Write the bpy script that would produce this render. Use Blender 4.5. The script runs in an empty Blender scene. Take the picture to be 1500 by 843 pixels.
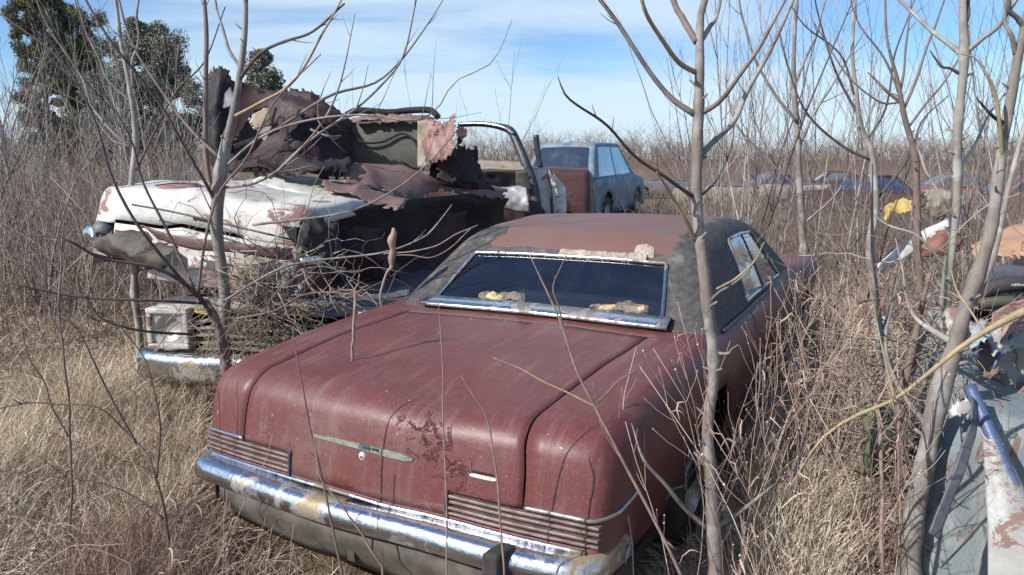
import bpy, math, random
import numpy as np
from mathutils import Vector, noise, Matrix
random.seed(7)
RNG = np.random.default_rng(11)
SC = bpy.context.scene
COL = SC.collection
# ------------------------------------------------------------------ camera
FPX, PITCH, CAMH = 1042.0, 0.170, 1.739
cam_d = bpy.data.cameras.new('camera'); cam = bpy.data.objects.new('camera', cam_d); COL.objects.link(cam)
cam_d.sensor_width = 36; cam_d.lens = FPX / 1500 * 36; cam_d.clip_end = 3000; cam_d.clip_start = 0.05
cam.location = (0, 0, CAMH); cam.rotation_euler = (math.pi / 2 - PITCH, 0, 0)
SC.camera = cam

def at(px, py, Y):
    """a real point at distance Y (metres north of the viewpoint) seen at photo pixel px, py"""
    R_, F_, U_ = px - 750, FPX, -(py - 421.5)
    y = F_ * math.cos(PITCH) + U_ * math.sin(PITCH)
    z = -F_ * math.sin(PITCH) + U_ * math.cos(PITCH)
    t = Y / y
    return Vector((R_ * t, Y, CAMH + z * t))

def terr(x, y):
    z = 0.05 * math.sin(x * .9 + 1.3) * math.sin(y * .7) * min(1, max(0, (y - 3) / 4))
    z += 0.9 * (1 - 1 / (1 + math.exp((y - 75) / 10))) * 3
    return z
def terr_np(x, y):
    z = 0.05 * np.sin(x * .9 + 1.3) * np.sin(y * .7) * np.clip((y - 3) / 4, 0, 1)
    return z + 2.7 * (1 - 1 / (1 + np.exp(np.clip((y - 75) / 10, -50, 50))))

# ------------------------------------------------------------------ materials
def nodes(name):
    m = bpy.data.materials.new(name); m.use_nodes = True
    nt = m.node_tree; b = nt.nodes['Principled BSDF']
    return m, nt, b
def N(nt, kind, **kw):
    n = nt.nodes.new(kind)
    for k, v in kw.items():
        setattr(n, k, v)
    return n
def col4(c): return (c[0], c[1], c[2], 1)
def noise_n(nt, co, scale, detail=5, rough=.6, dist=0.0):
    n = N(nt, 'ShaderNodeTexNoise'); n.inputs['Scale'].default_value = scale; n.inputs['Detail'].default_value = detail
    n.inputs['Roughness'].default_value = rough; n.inputs['Distortion'].default_value = dist
    nt.links.new(co, n.inputs['Vector']); return n.outputs['Fac']
def ramp(nt, fac, a, b):
    n = N(nt, 'ShaderNodeMapRange'); n.interpolation_type = 'SMOOTHSTEP'
    n.inputs['From Min'].default_value = a; n.inputs['From Max'].default_value = b
    nt.links.new(fac, n.inputs['Value']); return n.outputs['Result']
def mix(nt, fac, a, b):
    n = N(nt, 'ShaderNodeMix', data_type='RGBA')
    nt.links.new(fac, n.inputs[0])
    for i, v in ((6, a), (7, b)):
        if isinstance(v, (tuple, list)): n.inputs[i].default_value = col4(v)
        else: nt.links.new(v, n.inputs[i])
    return n.outputs[2]
def mixf(nt, fac, a, b):
    n = N(nt, 'ShaderNodeMix', data_type='FLOAT'); nt.links.new(fac, n.inputs[0])
    for i, v in ((2, a), (3, b)):
        if isinstance(v, (int, float)): n.inputs[i].default_value = v
        else: nt.links.new(v, n.inputs[i])
    return n.outputs[0]
def mapv(nt, co, sc):
    n = N(nt, 'ShaderNodeMapping'); n.inputs['Scale'].default_value = sc; nt.links.new(co, n.inputs['Vector']); return n.outputs[0]
def bump(nt, b, h, dist, strength=1.0):
    n = N(nt, 'ShaderNodeBump'); n.inputs['Distance'].default_value = dist; n.inputs['Strength'].default_value = strength
    nt.links.new(h, n.inputs['Height']); nt.links.new(n.outputs[0], b.inputs['Normal'])

def paint(name, c1, c2, rust=(.10, .045, .03), rust_at=.64, rough=.42, rough_r=.85, sc=2.2, metal=0.0, b=.002, spec=.5, chips=None, st=(1, 1, 1)):
    """old paint fading into a second tone, with rust patches and grime"""
    m, nt, bs = nodes(name)
    co = mapv(nt, N(nt, 'ShaderNodeTexCoord').outputs['Object'], st)
    f1 = ramp(nt, noise_n(nt, co, sc, 6, .65, .4), .38, .66)
    col = mix(nt, f1, c1, c2)
    f3 = ramp(nt, noise_n(nt, co, sc * 9, 8, .7), .35, .75)
    c1d = tuple(v * .72 for v in c1)
    col = mix(nt, mixf(nt, f3, 0.0, .45), col, c1d)
    rn = noise_n(nt, mapv(nt, co, (1.3, .8, 1.7)), sc * 1.7, 10, .72, .6)
    rf = ramp(nt, rn, rust_at, rust_at + .035)
    col = mix(nt, rf, col, rust)
    if chips:
        cf = ramp(nt, noise_n(nt, co, sc * 14, 9, .8), .70, .715)
        col = mix(nt, cf, col, chips)
    nt.links.new(col, bs.inputs['Base Color'])
    r = mixf(nt, rf, mixf(nt, f3, rough, min(1, rough + .22)), rough_r)
    nt.links.new(r, bs.inputs['Roughness'])
    if metal: nt.links.new(mixf(nt, rf, metal, 0.0), bs.inputs['Metallic'])
    bs.inputs['Specular IOR Level'].default_value = spec
    h = mixf(nt, .5 if False else rf, noise_n(nt, co, 60, 4), noise_n(nt, co, 22, 8, .8))
    bump(nt, bs, h, b)
    return m

def plain(name, c, c2=None, rough=.8, sc=8, metal=0, b=.003, lo=.35, hi=.65, stretch=(1, 1, 1)):
    m, nt, bs = nodes(name)
    co = mapv(nt, N(nt, 'ShaderNodeTexCoord').outputs['Object'], stretch)
    c2 = c2 or tuple(v * .6 for v in c)
    nn = noise_n(nt, co, sc, 7, .65, .3)
    nt.links.new(mix(nt, ramp(nt, nn, lo, hi), c, c2), bs.inputs['Base Color'])
    bs.inputs['Roughness'].default_value = rough; bs.inputs['Metallic'].default_value = metal
    if b: bump(nt, bs, noise_n(nt, co, sc * 5, 6, .7), b)
    return m

def island(name, cols, rough=.8, trans=0.0, patch=None):
    """each blade / leaf / stem takes one of several colours"""
    m, nt, bs = nodes(name)
    g = N(nt, 'ShaderNodeNewGeometry').outputs['Random Per Island']
    cr = N(nt, 'ShaderNodeValToRGB'); cr.color_ramp.interpolation = 'LINEAR'
    el = cr.color_ramp.elements
    while len(el) < len(cols): el.new(.5)
    for i, c in enumerate(cols):
        el[i].position = i / (len(cols) - 1); el[i].color = col4(c)
    nt.links.new(g, cr.inputs[0]); out = cr.outputs[0]
    if patch:
        co = N(nt, 'ShaderNodeTexCoord').outputs['Object']
        out = mix(nt, ramp(nt, noise_n(nt, co, patch[0], 3, .6), .42, .6), out, mix(nt, g, patch[1], patch[2]))
    nt.links.new(out, bs.inputs['Base Color']); bs.inputs['Roughness'].default_value = rough
    bs.inputs['Specular IOR Level'].default_value = .25
    return m

def bark(name, c, c2, c3=None, sc=14):
    m, nt, bs = nodes(name)
    co = N(nt, 'ShaderNodeTexCoord').outputs['Object']
    f = ramp(nt, noise_n(nt, mapv(nt, co, (1, 1, .35)), sc, 8, .7, .5), .35, .68)
    col = mix(nt, f, c, c2)
    g = ramp(nt, noise_n(nt, co, sc * .35, 4, .6), .5, .62)
    col = mix(nt, g, col, c3 or tuple(v * .75 for v in c))
    ring = N(nt, 'ShaderNodeTexWave', bands_direction='Z'); ring.inputs['Scale'].default_value = 5; ring.inputs['Distortion'].default_value = 9
    ring.inputs['Detail'].default_value = 4
    nt.links.new(co, ring.inputs['Vector'])
    rf = ramp(nt, ring.outputs['Fac'], .86, .97)
    sp_ = ramp(nt, noise_n(nt, co, sc * 5, 5, .7), .60, .68)
    col = mix(nt, mixf(nt, sp_, 0.0, .6), col, tuple(v * .35 for v in c))
    nt.links.new(col, bs.inputs['Base Color']); bs.inputs['Roughness'].default_value = .8
    bump(nt, bs, noise_n(nt, mapv(nt, co, (1, 1, .4)), sc * 4, 8, .75), .003)
    return m

M = {}
# trunk lid / body paint: oxidised maroon with greyer worn zones and flaked rust near the rear edge
def maroon_paint():
    m, nt, bs = nodes('oxidised_maroon_paint')
    co = N(nt, 'ShaderNodeTexCoord').outputs['Object']
    f1 = ramp(nt, noise_n(nt, co, 1.5, 5, .6, .6), .36, .64)
    col = mix(nt, f1, (.128, .034, .032), (.148, .056, .048))
    f2 = ramp(nt, noise_n(nt, mapv(nt, co, (1, .6, 1)), 2.6, 8, .72, .8), .48, .70)
    col = mix(nt, mixf(nt, f2, 0, .74), col, (.155, .095, .080))
    f5 = ramp(nt, noise_n(nt, co, 5.5, 9, .74, 1.2), .56, .66)
    col = mix(nt, mixf(nt, f5, 0, .5), col, (.085, .030, .032))
    f3 = ramp(nt, noise_n(nt, co, 40, 8, .75), .3, .75)
    col = mix(nt, mixf(nt, f3, 0.0, .35), col, (.10, .022, .026))
    # dusty film with streaks running down the rear
    fs = ramp(nt, noise_n(nt, mapv(nt, co, (9, .8, .8)), 3, 6, .7, .3), .5, .75)
    col = mix(nt, mixf(nt, fs, 0, .42), col, (.25, .16, .14))
    # flaking patch: a band by the rear edge
    sp = N(nt, 'ShaderNodeSeparateXYZ'); nt.links.new(co, sp.inputs[0])
    def blob(cx, cy, cz, r):
        d = N(nt, 'ShaderNodeVectorMath', operation='DISTANCE'); nt.links.new(co, d.inputs[0]); d.inputs[1].default_value = (cx, cy, cz)
        q = N(nt, 'ShaderNodeMapRange'); q.inputs['From Min'].default_value = 0; q.inputs['From Max'].default_value = r
        q.inputs['To Min'].default_value = .155; q.inputs['To Max'].default_value = 0
        nt.links.new(d.outputs['Value'], q.inputs['Value']); return q.outputs[0]
    nn = noise_n(nt, co, 17, 9, .78, .9)
    tot = nn
    for b_ in ((.17, .10, .80, .24), (.30, .03, .72, .20), (-.42, .42, .88, .16), (.42, .0, .66, .16), (-.55, .05, .62, .2)):
        a = N(nt, 'ShaderNodeMath', operation='ADD'); nt.links.new(tot, a.inputs[0]); nt.links.new(blob(*b_), a.inputs[1]); tot = a.outputs[0]
    fl = ramp(nt, tot, .70, .735)
    col = mix(nt, fl, col, mix(nt, ramp(nt, nn, .56, .64), (.085, .022, .024), (.24, .09, .088)))
    chips = ramp(nt, noise_n(nt, co, 55, 4, .6), .70, .715)
    col = mix(nt, mixf(nt, chips, 0, .75), col, (.46, .36, .33))
    dst = ramp(nt, noise_n(nt, co, 140, 4, .7), .56, .66)
    col = mix(nt, mixf(nt, dst, 0, .28), col, (.30, .22, .20))
    nt.links.new(col, bs.inputs['Base Color'])
    r = mixf(nt, fl, mixf(nt, f2, .46, .66), .9)
    nt.links.new(r, bs.inputs['Roughness'])
    bs.inputs['Specular IOR Level'].default_value = .45
    h = N(nt, 'ShaderNodeMath', operation='MULTIPLY_ADD'); nt.links.new(fl, h.inputs[0]); h.inputs[1].default_value = 1.4
    nt.links.new(noise_n(nt, co, 12, 7, .6), h.inputs[2])
    bump(nt, bs, h.outputs[0], .0028)
    return m
M['maroon'] = maroon_paint()

def roof_mat():
    m, nt, bs = nodes('peeled_vinyl_roof')
    co = N(nt, 'ShaderNodeTexCoord').outputs['Object']
    sp = N(nt, 'ShaderNodeSeparateXYZ'); nt.links.new(co, sp.inputs[0])
    nn = noise_n(nt, co, 5, 8, .7, .5)
    def edge(src, a, b, amp):
        q = N(nt, 'ShaderNodeMath', operation='MULTIPLY_ADD'); nt.links.new(nn, q.inputs[0]); q.inputs[1].default_value = amp
        nt.links.new(src, q.inputs[2]); return ramp(nt, q.outputs[0], a, b)
    L_ = edge(sp.outputs['X'], -.30, -.28, .35)           # right of this: vinyl torn away
    R_ = edge(sp.outputs['X'], .70, .72, .18)
    Zf = edge(sp.outputs['Z'], 1.27, 1.275, .03)
    far = edge(sp.outputs['Y'], 2.05, 2.08, .25)
    sub = N(nt, 'ShaderNodeMath', operation='SUBTRACT'); nt.links.new(L_, sub.inputs[0]); nt.links.new(R_, sub.inputs[1])
    mx = N(nt, 'ShaderNodeMath', operation='MAXIMUM'); nt.links.new(sub.outputs[0], mx.inputs[0])
    far2 = N(nt, 'ShaderNodeMath', operation='SUBTRACT', use_clamp=True); nt.links.new(far, far2.inputs[0]); nt.links.new(R_, far2.inputs[1])
    nt.links.new(far2.outputs[0], mx.inputs[1])
    mk = N(nt, 'ShaderNodeMath', operation='MULTIPLY', use_clamp=True); nt.links.new(mx.outputs[0], mk.inputs[0]); nt.links.new(Zf, mk.inputs[1])
    fine = noise_n(nt, co, 26, 8, .75)
    vin = mix(nt, ramp(nt, fine, .35, .7), (.035, .033, .032), (.095, .085, .078))
    vin = mix(nt, ramp(nt, noise_n(nt, co, 3.5, 6, .7), .55, .7), vin, (.15, .135, .12))
    met = mix(nt, ramp(nt, noise_n(nt, co, 2.2, 6, .6), .4, .65), (.165, .080, .070), (.155, .10, .083))
    met = mix(nt, mixf(nt, ramp(nt, fine, .55, .8), 0, .5), met, (.11, .05, .04))
    nt.links.new(mix(nt, mk.outputs[0], vin, met), bs.inputs['Base Color'])
    nt.links.new(mixf(nt, mk.outputs[0], .72, .6), bs.inputs['Roughness'])
    h = N(nt, 'ShaderNodeMath', operation='SUBTRACT'); nt.links.new(noise_n(nt, co, 30, 8, .7), h.inputs[0]); nt.links.new(mk.outputs[0], h.inputs[1])
    bump(nt, bs, h.outputs[0], .003)
    return m
M['roof'] = roof_mat()

def chrome_mat(name, dirt=(.30, .24, .15), at_=.58):
    m, nt, bs = nodes(name)
    co = N(nt, 'ShaderNodeTexCoord').outputs['Object']
    n1 = noise_n(nt, mapv(nt, co, (1.2, 1, 1)), 3.4, 7, .62, .5)
    f = ramp(nt, n1, at_ - .06, at_ + .02)
    sp = ramp(nt, noise_n(nt, co, 42, 7, .85), .53, .62)
    col = mix(nt, f, (.72, .74, .78), dirt)
    col = mix(nt, mixf(nt, sp, 0, .6), col, (.16, .09, .05))
    nt.links.new(col, bs.inputs['Base Color'])
    nt.links.new(mixf(nt, f, 1.0, .25), bs.inputs['Metallic'])
    nt.links.new(mixf(nt, f, .24, .55), bs.inputs['Roughness'])
    bump(nt, bs, noise_n(nt, co, 9, 4, .6), .006)
    return m
M['chrome'] = chrome_mat('pitted_chrome')
M['chrome_thin'] = chrome_mat('dull_chrome_trim', (.20, .17, .14), .55)

def glass_mat(name, tint, refl=.12, ior=1.5, dust=.12):
    m, nt, bs = nodes(name)
    nt.nodes.remove(bs); out = nt.nodes['Material Output']
    co = N(nt, 'ShaderNodeTexCoord').outputs['Object']
    tr = N(nt, 'ShaderNodeBsdfTransparent'); tr.inputs[0].default_value = col4(tint)
    gl = N(nt, 'ShaderNodeBsdfGlossy'); gl.inputs['Roughness'].default_value = .04; gl.inputs[0].default_value = (.95, .97, 1, 1)
    fr = N(nt, 'ShaderNodeFresnel'); fr.inputs[0].default_value = ior
    ad = N(nt, 'ShaderNodeMath', operation='ADD', use_clamp=True); nt.links.new(fr.outputs[0], ad.inputs[0]); ad.inputs[1].default_value = refl
    a = N(nt, 'ShaderNodeMixShader'); nt.links.new(ad.outputs[0], a.inputs[0]); nt.links.new(tr.outputs[0], a.inputs[1]); nt.links.new(gl.outputs[0], a.inputs[2])
    df = N(nt, 'ShaderNodeBsdfDiffuse'); df.inputs[0].default_value = (.32, .34, .34, 1)
    d = ramp(nt, noise_n(nt, co, 4, 7, .7, .4), .45, .8)
    b = N(nt, 'ShaderNodeMixShader'); nt.links.new(mixf(nt, d, dust * .25, dust), b.inputs[0]); nt.links.new(a.outputs[0], b.inputs[1]); nt.links.new(df.outputs[0], b.inputs[2])
    nt.links.new(b.outputs[0], out.inputs[0])
    return m
M['glass'] = glass_mat('dusty_car_glass', (.66, .74, .82), .10, 1.5, .05)
M['glass_side'] = glass_mat('dusty_side_glass', (.45, .55, .6), .22, 1.5, .2)
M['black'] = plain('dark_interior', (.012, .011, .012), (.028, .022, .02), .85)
M['rubber'] = plain('old_rubber', (.02, .02, .02), (.05, .045, .04), .8)
M['valance'] = plain('grimy_valance', (.11, .095, .075), (.05, .04, .032), .75, 7)
M['foam'] = plain('torn_tan_foam', (.80, .58, .33), (.55, .36, .18), .95, 14, b=.01)
M['cloth_edge'] = plain('curled_cloth_backing', (.42, .36, .30), (.28, .20, .15), .95, 22, b=.004)
M['emblem'] = plain('weathered_emblem', (.25, .27, .22), (.17, .18, .15), .45, 20, .4)
M['emblem_teal'] = plain('teal_enamel', (.03, .14, .15), (.02, .07, .08), .35, 20)
M['badge'] = plain('pale_badge', (.62, .60, .52), (.45, .42, .36), .5, 20)
M['letter'] = plain('black_lettering', (.02, .02, .02), None, .6)
M['lens'] = paint('faded_tail_lens', (.20, .05, .05), (.14, .07, .06), rust=(.16, .13, .12), rust_at=.6, rough=.3)
M['grille_bar'] = plain('ribbed_grille_bar', (.26, .19, .165), (.15, .10, .09), .42, 16, .45)
M['primer'] = plain('side_primer', (.10, .03, .03), (.045, .018, .018), .6, 3)
M['white'] = paint('chalky_white_paint', (.62, .59, .55), (.32, .30, .27), rust=(.25, .14, .11), rust_at=.56, rough=.55, sc=2.1, chips=(.18, .12, .09))
M['white_moss'] = paint('mossy_white_paint', (.74, .72, .68), (.33, .32, .17), rust=(.24, .14, .11), rust_at=.66, rough=.6, sc=3.0)
M['dark_sheet'] = paint('burnt_maroon_sheet', (.045, .016, .018), (.022, .012, .013), rust=(.10, .035, .025), rust_at=.62, rough=.6, sc=3)
M['black_sheet'] = paint('burnt_black_and_void_shade', (.015, .012, .012), (.028, .018, .016), rust=(.05, .02, .016), rust_at=.62, rough=.7, sc=3)  # also colours the painted shade in the white wreck's open flank
M['brown_sheet'] = paint('brown_rusty_sheet', (.20, .125, .115), (.155, .09, .08), rust=(.10, .045, .032), rust_at=.60, rough=.6, sc=3)
M['pink_rust'] = paint('pinkish_rust_metal', (.32, .20, .17), (.24, .12, .095), rust=(.09, .03, .022), rust_at=.56, rough=.7, sc=6)
M['tan_sheet'] = plain('tan_board', (.38, .31, .23), (.28, .21, .15), .85, 5)
M['olive_panel'] = paint('olive_grey_panel', (.085, .08, .062), (.055, .052, .042), rust=(.13, .11, .09), rust_at=.64, rough=.65, sc=4)
M['beige_trim'] = paint('beige_wreck_trim', (.33, .28, .21), (.22, .18, .13), rust=(.12, .07, .05), rust_at=.6, rough=.6, sc=5)
M['silver'] = paint('scuffed_bare_metal', (.55, .53, .52), (.40, .36, .32), rust=(.25, .14, .07), rust_at=.60, rough=.4, sc=5, metal=.5)
M['dark_frame'] = plain('dark_window_frame', (.035, .045, .055), (.08, .085, .09), .4, 12, .4)
M['blue_grey'] = paint('faded_teal_blue_paint', (.085, .16, .23), (.24, .29, .32), rust=(.20, .15, .14), rust_at=.58, rough=.45, sc=2.5)
M['brown_car'] = paint('brown_maroon_paint', (.075, .028, .026), (.055, .026, .024), rust=(.11, .05, .04), rust_at=.6, rough=.45, sc=2)
M['slate'] = paint('slate_grey_paint', (.09, .095, .12), (.14, .13, .14), rust=(.13, .08, .06), rust_at=.6, rough=.5, sc=4)
M['red_lens'] = plain('red_tail_lens', (.45, .03, .05), (.3, .02, .03), .3)
M['junk_blue'] = paint('crumpled_pale_blue_paint', (.26, .34, .38), (.40, .39, .36), rust=(.26, .16, .12), rust_at=.56, rough=.4, sc=3.2, chips=(.18, .2, .24))
M['streaked'] = paint('streaked_grey_blue_paint', (.16, .205, .22), (.30, .30, .28), rust=(.17, .11, .09), rust_at=.55, rough=.5, sc=3.4, chips=(.12, .14, .16), st=(2.2, 2.2, .45))
M['junk_white'] = paint('scraped_white_paint', (.38, .37, .34), (.25, .25, .24), rust=(.21, .13, .105), rust_at=.54, rough=.45, sc=4, chips=(.2, .2, .22))
M['tube_blue'] = paint('blue_enamel_rail', (.07, .10, .20), (.14, .16, .24), rust=(.2, .14, .15), rust_at=.63, rough=.35, sc=6)
M['yellow'] = paint('yellow_fender_paint', (.50, .36, .08), (.36, .27, .09), rust=(.22, .14, .08), rust_at=.6, rough=.5, sc=5)
M['tan_car'] = paint('tan_orange_rust', (.42, .25, .15), (.34, .20, .14), rust=(.22, .10, .06), rust_at=.58, rough=.7, sc=4)
M['teal'] = paint('pale_teal_paint', (.32, .46, .45), (.24, .34, .33), rust=(.14, .15, .12), rust_at=.62, rough=.5, sc=6)
M['green'] = paint('mossy_green_paint', (.08, .12, .055), (.22, .20, .13), rust=(.2, .16, .10), rust_at=.6, rough=.6, sc=6)
M['rust_orange'] = plain('orange_rust', (.26, .12, .08), (.14, .06, .045), .8, 8)
M['bark_grey'] = bark('pale_grey_bark', (.25, .215, .185), (.14, .115, .10), (.31, .29, .26))
M['bark_light'] = bark('silvery_bark', (.31, .28, .245), (.19, .165, .14), (.38, .36, .33))
M['bark_brown'] = bark('brown_bark', (.22, .155, .13), (.15, .10, .09))
M['bark_dark'] = bark('dark_bark', (.075, .05, .05), (.13, .095, .085))
M['bark_yellow'] = bark('yellow_bark', (.40, .31, .15), (.27, .20, .14))
M['bark_pine'] = bark('pine_bark', (.10, .07, .055), (.16, .12, .10))
M['stalk'] = plain('dry_stalk', (.34, .24, .19), (.22, .14, .12), .8, 20, b=0)

# ------------------------------------------------------------------ mesh builders
def link_mesh(name, me, mat, parent=None):
    o = bpy.data.objects.new(name, me); COL.objects.link(o)
    if mat:
        for q in (mat if isinstance(mat, (list, tuple)) else [mat]): me.materials.append(q)
    if parent: o.parent = parent
    return o
def mesh_np(name, V, F, mat, parent=None, smooth=False):
    """V (n,3) array, F list of (k,m) int arrays (m = 3 or 4)"""
    me = bpy.data.meshes.new(name)
    F = [f for f in F if len(f)]
    nl = sum(f.size for f in F); nf = sum(len(f) for f in F)
    me.vertices.add(len(V)); me.vertices.foreach_set('co', np.asarray(V, np.float32).ravel())
    me.loops.add(nl); me.loops.foreach_set('vertex_index', np.concatenate([f.ravel() for f in F]).astype(np.int32))
    me.polygons.add(nf)
    tot = np.concatenate([np.full(len(f), f.shape[1]) for f in F]); st = np.concatenate([[0], np.cumsum(tot)[:-1]])
    me.polygons.foreach_set('loop_start', st.astype(np.int32)); me.polygons.foreach_set('loop_total', tot.astype(np.int32))
    if smooth: me.polygons.foreach_set('use_smooth', np.ones(nf, bool))
    me.update(calc_edges=True); me.validate()
    return link_mesh(name, me, mat, parent)
def mesh_py(name, V, F, mat, parent=None, smooth=True, solid=0, mods=()):
    me = bpy.data.meshes.new(name); me.from_pydata([tuple(v) for v in V], [], F)
    if smooth:
        for p in me.polygons: p.use_smooth = True
    o = link_mesh(name, me, mat, parent)
    if solid:
        s = o.modifiers.new('solid', 'SOLIDIFY'); s.thickness = solid; s.offset = 0
    return o
def empty(name, label, cat, loc=(0, 0, 0), rot=(0, 0, 0), group=None):
    o = bpy.data.objects.new(name, None); COL.objects.link(o); o.location = loc; o.rotation_euler = rot
    o['label'] = label; o['category'] = cat
    if group: o['group'] = group
    return o
def tag(o, label=None, cat=None, group=None, kind=None):
    if label: o['label'] = label
    if cat: o['category'] = cat
    if group: o['group'] = group
    if kind: o['kind'] = kind
    return o

def tubes_arrays(lines, sides=4):
    """lines: list of (pts, radii). returns V, [F]"""
    byk = {}
    for p, r in lines:
        byk.setdefault(len(p), []).append((np.asarray(p, float), np.asarray(r, float)))
    Vs, Fs, off = [], [], 0
    for K, L in byk.items():
        P = np.stack([a for a, _ in L]); R = np.stack([b for _, b in L]); n = len(L)
        T = np.gradient(P, axis=1); T /= np.linalg.norm(T, axis=2, keepdims=True) + 1e-9
        ref = np.where(np.abs(T[:, :1, 2:3]) > .8, np.array([[[1., 0, 0]]]), np.array([[[0, 0, 1.]]])) * np.ones_like(T)
        A = np.cross(T, ref); A /= np.linalg.norm(A, axis=2, keepdims=True) + 1e-9
        B = np.cross(T, A)
        ang = np.arange(sides) * 2 * math.pi / sides
        V = P[:, :, None, :] + R[:, :, None, None] * (np.cos(ang)[None, None, :, None] * A[:, :, None, :] + np.sin(ang)[None, None, :, None] * B[:, :, None, :])
        base = off + (np.arange(n) * K * sides)[:, None, None] + (np.arange(K - 1) * sides)[None, :, None]
        i = np.arange(sides)[None, None, :]; j = (np.arange(sides) + 1)[None, None, :] % sides
        F = np.stack([base + i, base + j, base + sides + j, base + sides + i], -1).reshape(-1, 4)
        cap0 = (off + (np.arange(n) * K * sides)[:, None] + np.arange(sides)[::-1][None, :])
        cap1 = (off + (np.arange(n) * K * sides + (K - 1) * sides)[:, None] + np.arange(sides)[None, :])
        Vs.append(V.reshape(-1, 3)); Fs.append(F)
        if sides in (3, 4): Fs += [cap0, cap1]
        elif sides > 4:
            for c in (cap0, cap1): Fs.append(c)
        off += n * K * sides
    return np.concatenate(Vs), Fs
def tubes(name, lines, mat, parent=None, sides=4, smooth=True):
    V, F = tubes_arrays(lines, sides)
    return mesh_np(name, V, F, mat, parent, smooth)

def smooth_line(P, n, jit=0.0, seed=0):
    """Catmull-Rom through P (k,d)"""
    P = np.asarray(P, float)
    if len(P) == 2: P = np.stack([P[0], P[0] * .66 + P[1] * .34, P[0] * .33 + P[1] * .67, P[1]])
    Q = np.vstack([2 * P[0] - P[1], P, 2 * P[-1] - P[-2]])
    d = np.concatenate([[0], np.cumsum(np.linalg.norm(np.diff(P[:, :3], axis=0), axis=1))]); d /= d[-1]
    out = []
    for t in np.linspace(0, 1, n):
        k = min(max(np.searchsorted(d, t, side='right') - 1, 0), len(P) - 2)
        u = (t - d[k]) / (d[k + 1] - d[k] + 1e-9)
        a, b, c, e = Q[k], Q[k + 1], Q[k + 2], Q[k + 3]
        out.append(.5 * (2 * b + (c - a) * u + (2 * a - 5 * b + 4 * c - e) * u * u + (3 * b - a - 3 * c + e) * u ** 3))
    out = np.array(out)
    if jit:
        rg = np.random.default_rng(seed)
        m_ = max(3, n // 5); j = rg.normal(0, jit * 1.6, (m_, 3)); j[0] = j[-1] = 0
        xs_ = np.linspace(0, 1, n); xm = np.linspace(0, 1, m_)
        f = xs_ * (m_ - 1); k = np.clip(f.astype(int), 0, m_ - 2); u = f - k; u = u * u * (3 - 2 * u)
        out[:, :3] += j[k] * (1 - u)[:, None] + j[k + 1] * u[:, None]
    return out

class MB:
    def __init__(s): s.V = []; s.F = []
    def box(s, x0, x1, y0, y1, z0, z1, f=None, n=1, bev=0):
        """box, cut into n pieces along x, every vertex passed through f"""
        o = len(s.V)
        for i in range(n + 1):
            x = x0 + (x1 - x0) * i / n
            for y, z in ((y0, z0), (y1, z0), (y1, z1), (y0, z1)):
                v = Vector((x, y, z)); s.V.append(f(v) if f else v)
        for i in range(n):
            a = o + i * 4
            for k in range(4): s.F.append((a + k, a + (k + 1) % 4, a + 4 + (k + 1) % 4, a + 4 + k))
        s.F.append((o + 3, o + 2, o + 1, o)); e = o + n * 4; s.F.append((e, e + 1, e + 2, e + 3))
        return s
    def sweep(s, path, prof, closed=True):
        """prof [(a, z)], path [(x, y, nx, ny)] : a runs along the outward normal"""
        o = len(s.V); k = len(prof)
        for (x, y, nx, ny) in path:
            for a, z in prof: s.V.append(Vector((x + nx * a, y + ny * a, z)))
        for i in range(len(path) - 1):
            for j in range(k if closed else k - 1):
                a = o + i * k + j; b = o + i * k + (j + 1) % k; s.F.append((a, b, b + k, a + k))
        if closed: s.F.append(tuple(o + j for j in range(k))[::-1]); s.F.append(tuple(o + (len(path) - 1) * k + j for j in range(k)))
        return s
    def lathe(s, prof, c, axis, n=28):
        """prof [(r, h)] turned about axis through c"""
        axis = Vector(axis).normalized(); a = axis.orthogonal().normalized(); b = axis.cross(a); c = Vector(c)
        o = len(s.V); k = len(prof)
        for i in range(n):
            t = 2 * math.pi * i / n; d = a * math.cos(t) + b * math.sin(t)
            for r, h in prof: s.V.append(c + d * r + axis * h)
        for i in range(n):
            for j in range(k - 1):
                p = o + i * k + j; q = o + ((i + 1) % n) * k + j; s.F.append((p, q, q + 1, p + 1))
        return s
    def build(s, name, mat, parent=None, smooth=False, bevel=0):
        o = mesh_py(name, s.V, s.F, mat, parent, smooth)
        if bevel:
            b = o.modifiers.new('bevel', 'BEVEL'); b.width = bevel; b.segments = 2; b.limit_method = 'ANGLE'
        return o

def gl(a, b, r, step, extra=()):
    """grid lines from a to b, finer inside the rounded rims"""
    L = [a + r * (1 - math.cos(i / 6 * math.pi / 2)) for i in range(7)] + [b - r * (1 - math.cos(i / 6 * math.pi / 2)) for i in range(7)]
    n = max(1, round((b - a - 2 * r) / step)); L += [a + r + (b - a - 2 * r) * i / n for i in range(1, n)]
    ex = list(extra); L = [v for v in L if all(abs(v - e) > .012 for e in ex)] + ex
    return sorted(set(round(v, 5) for v in L))

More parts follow.
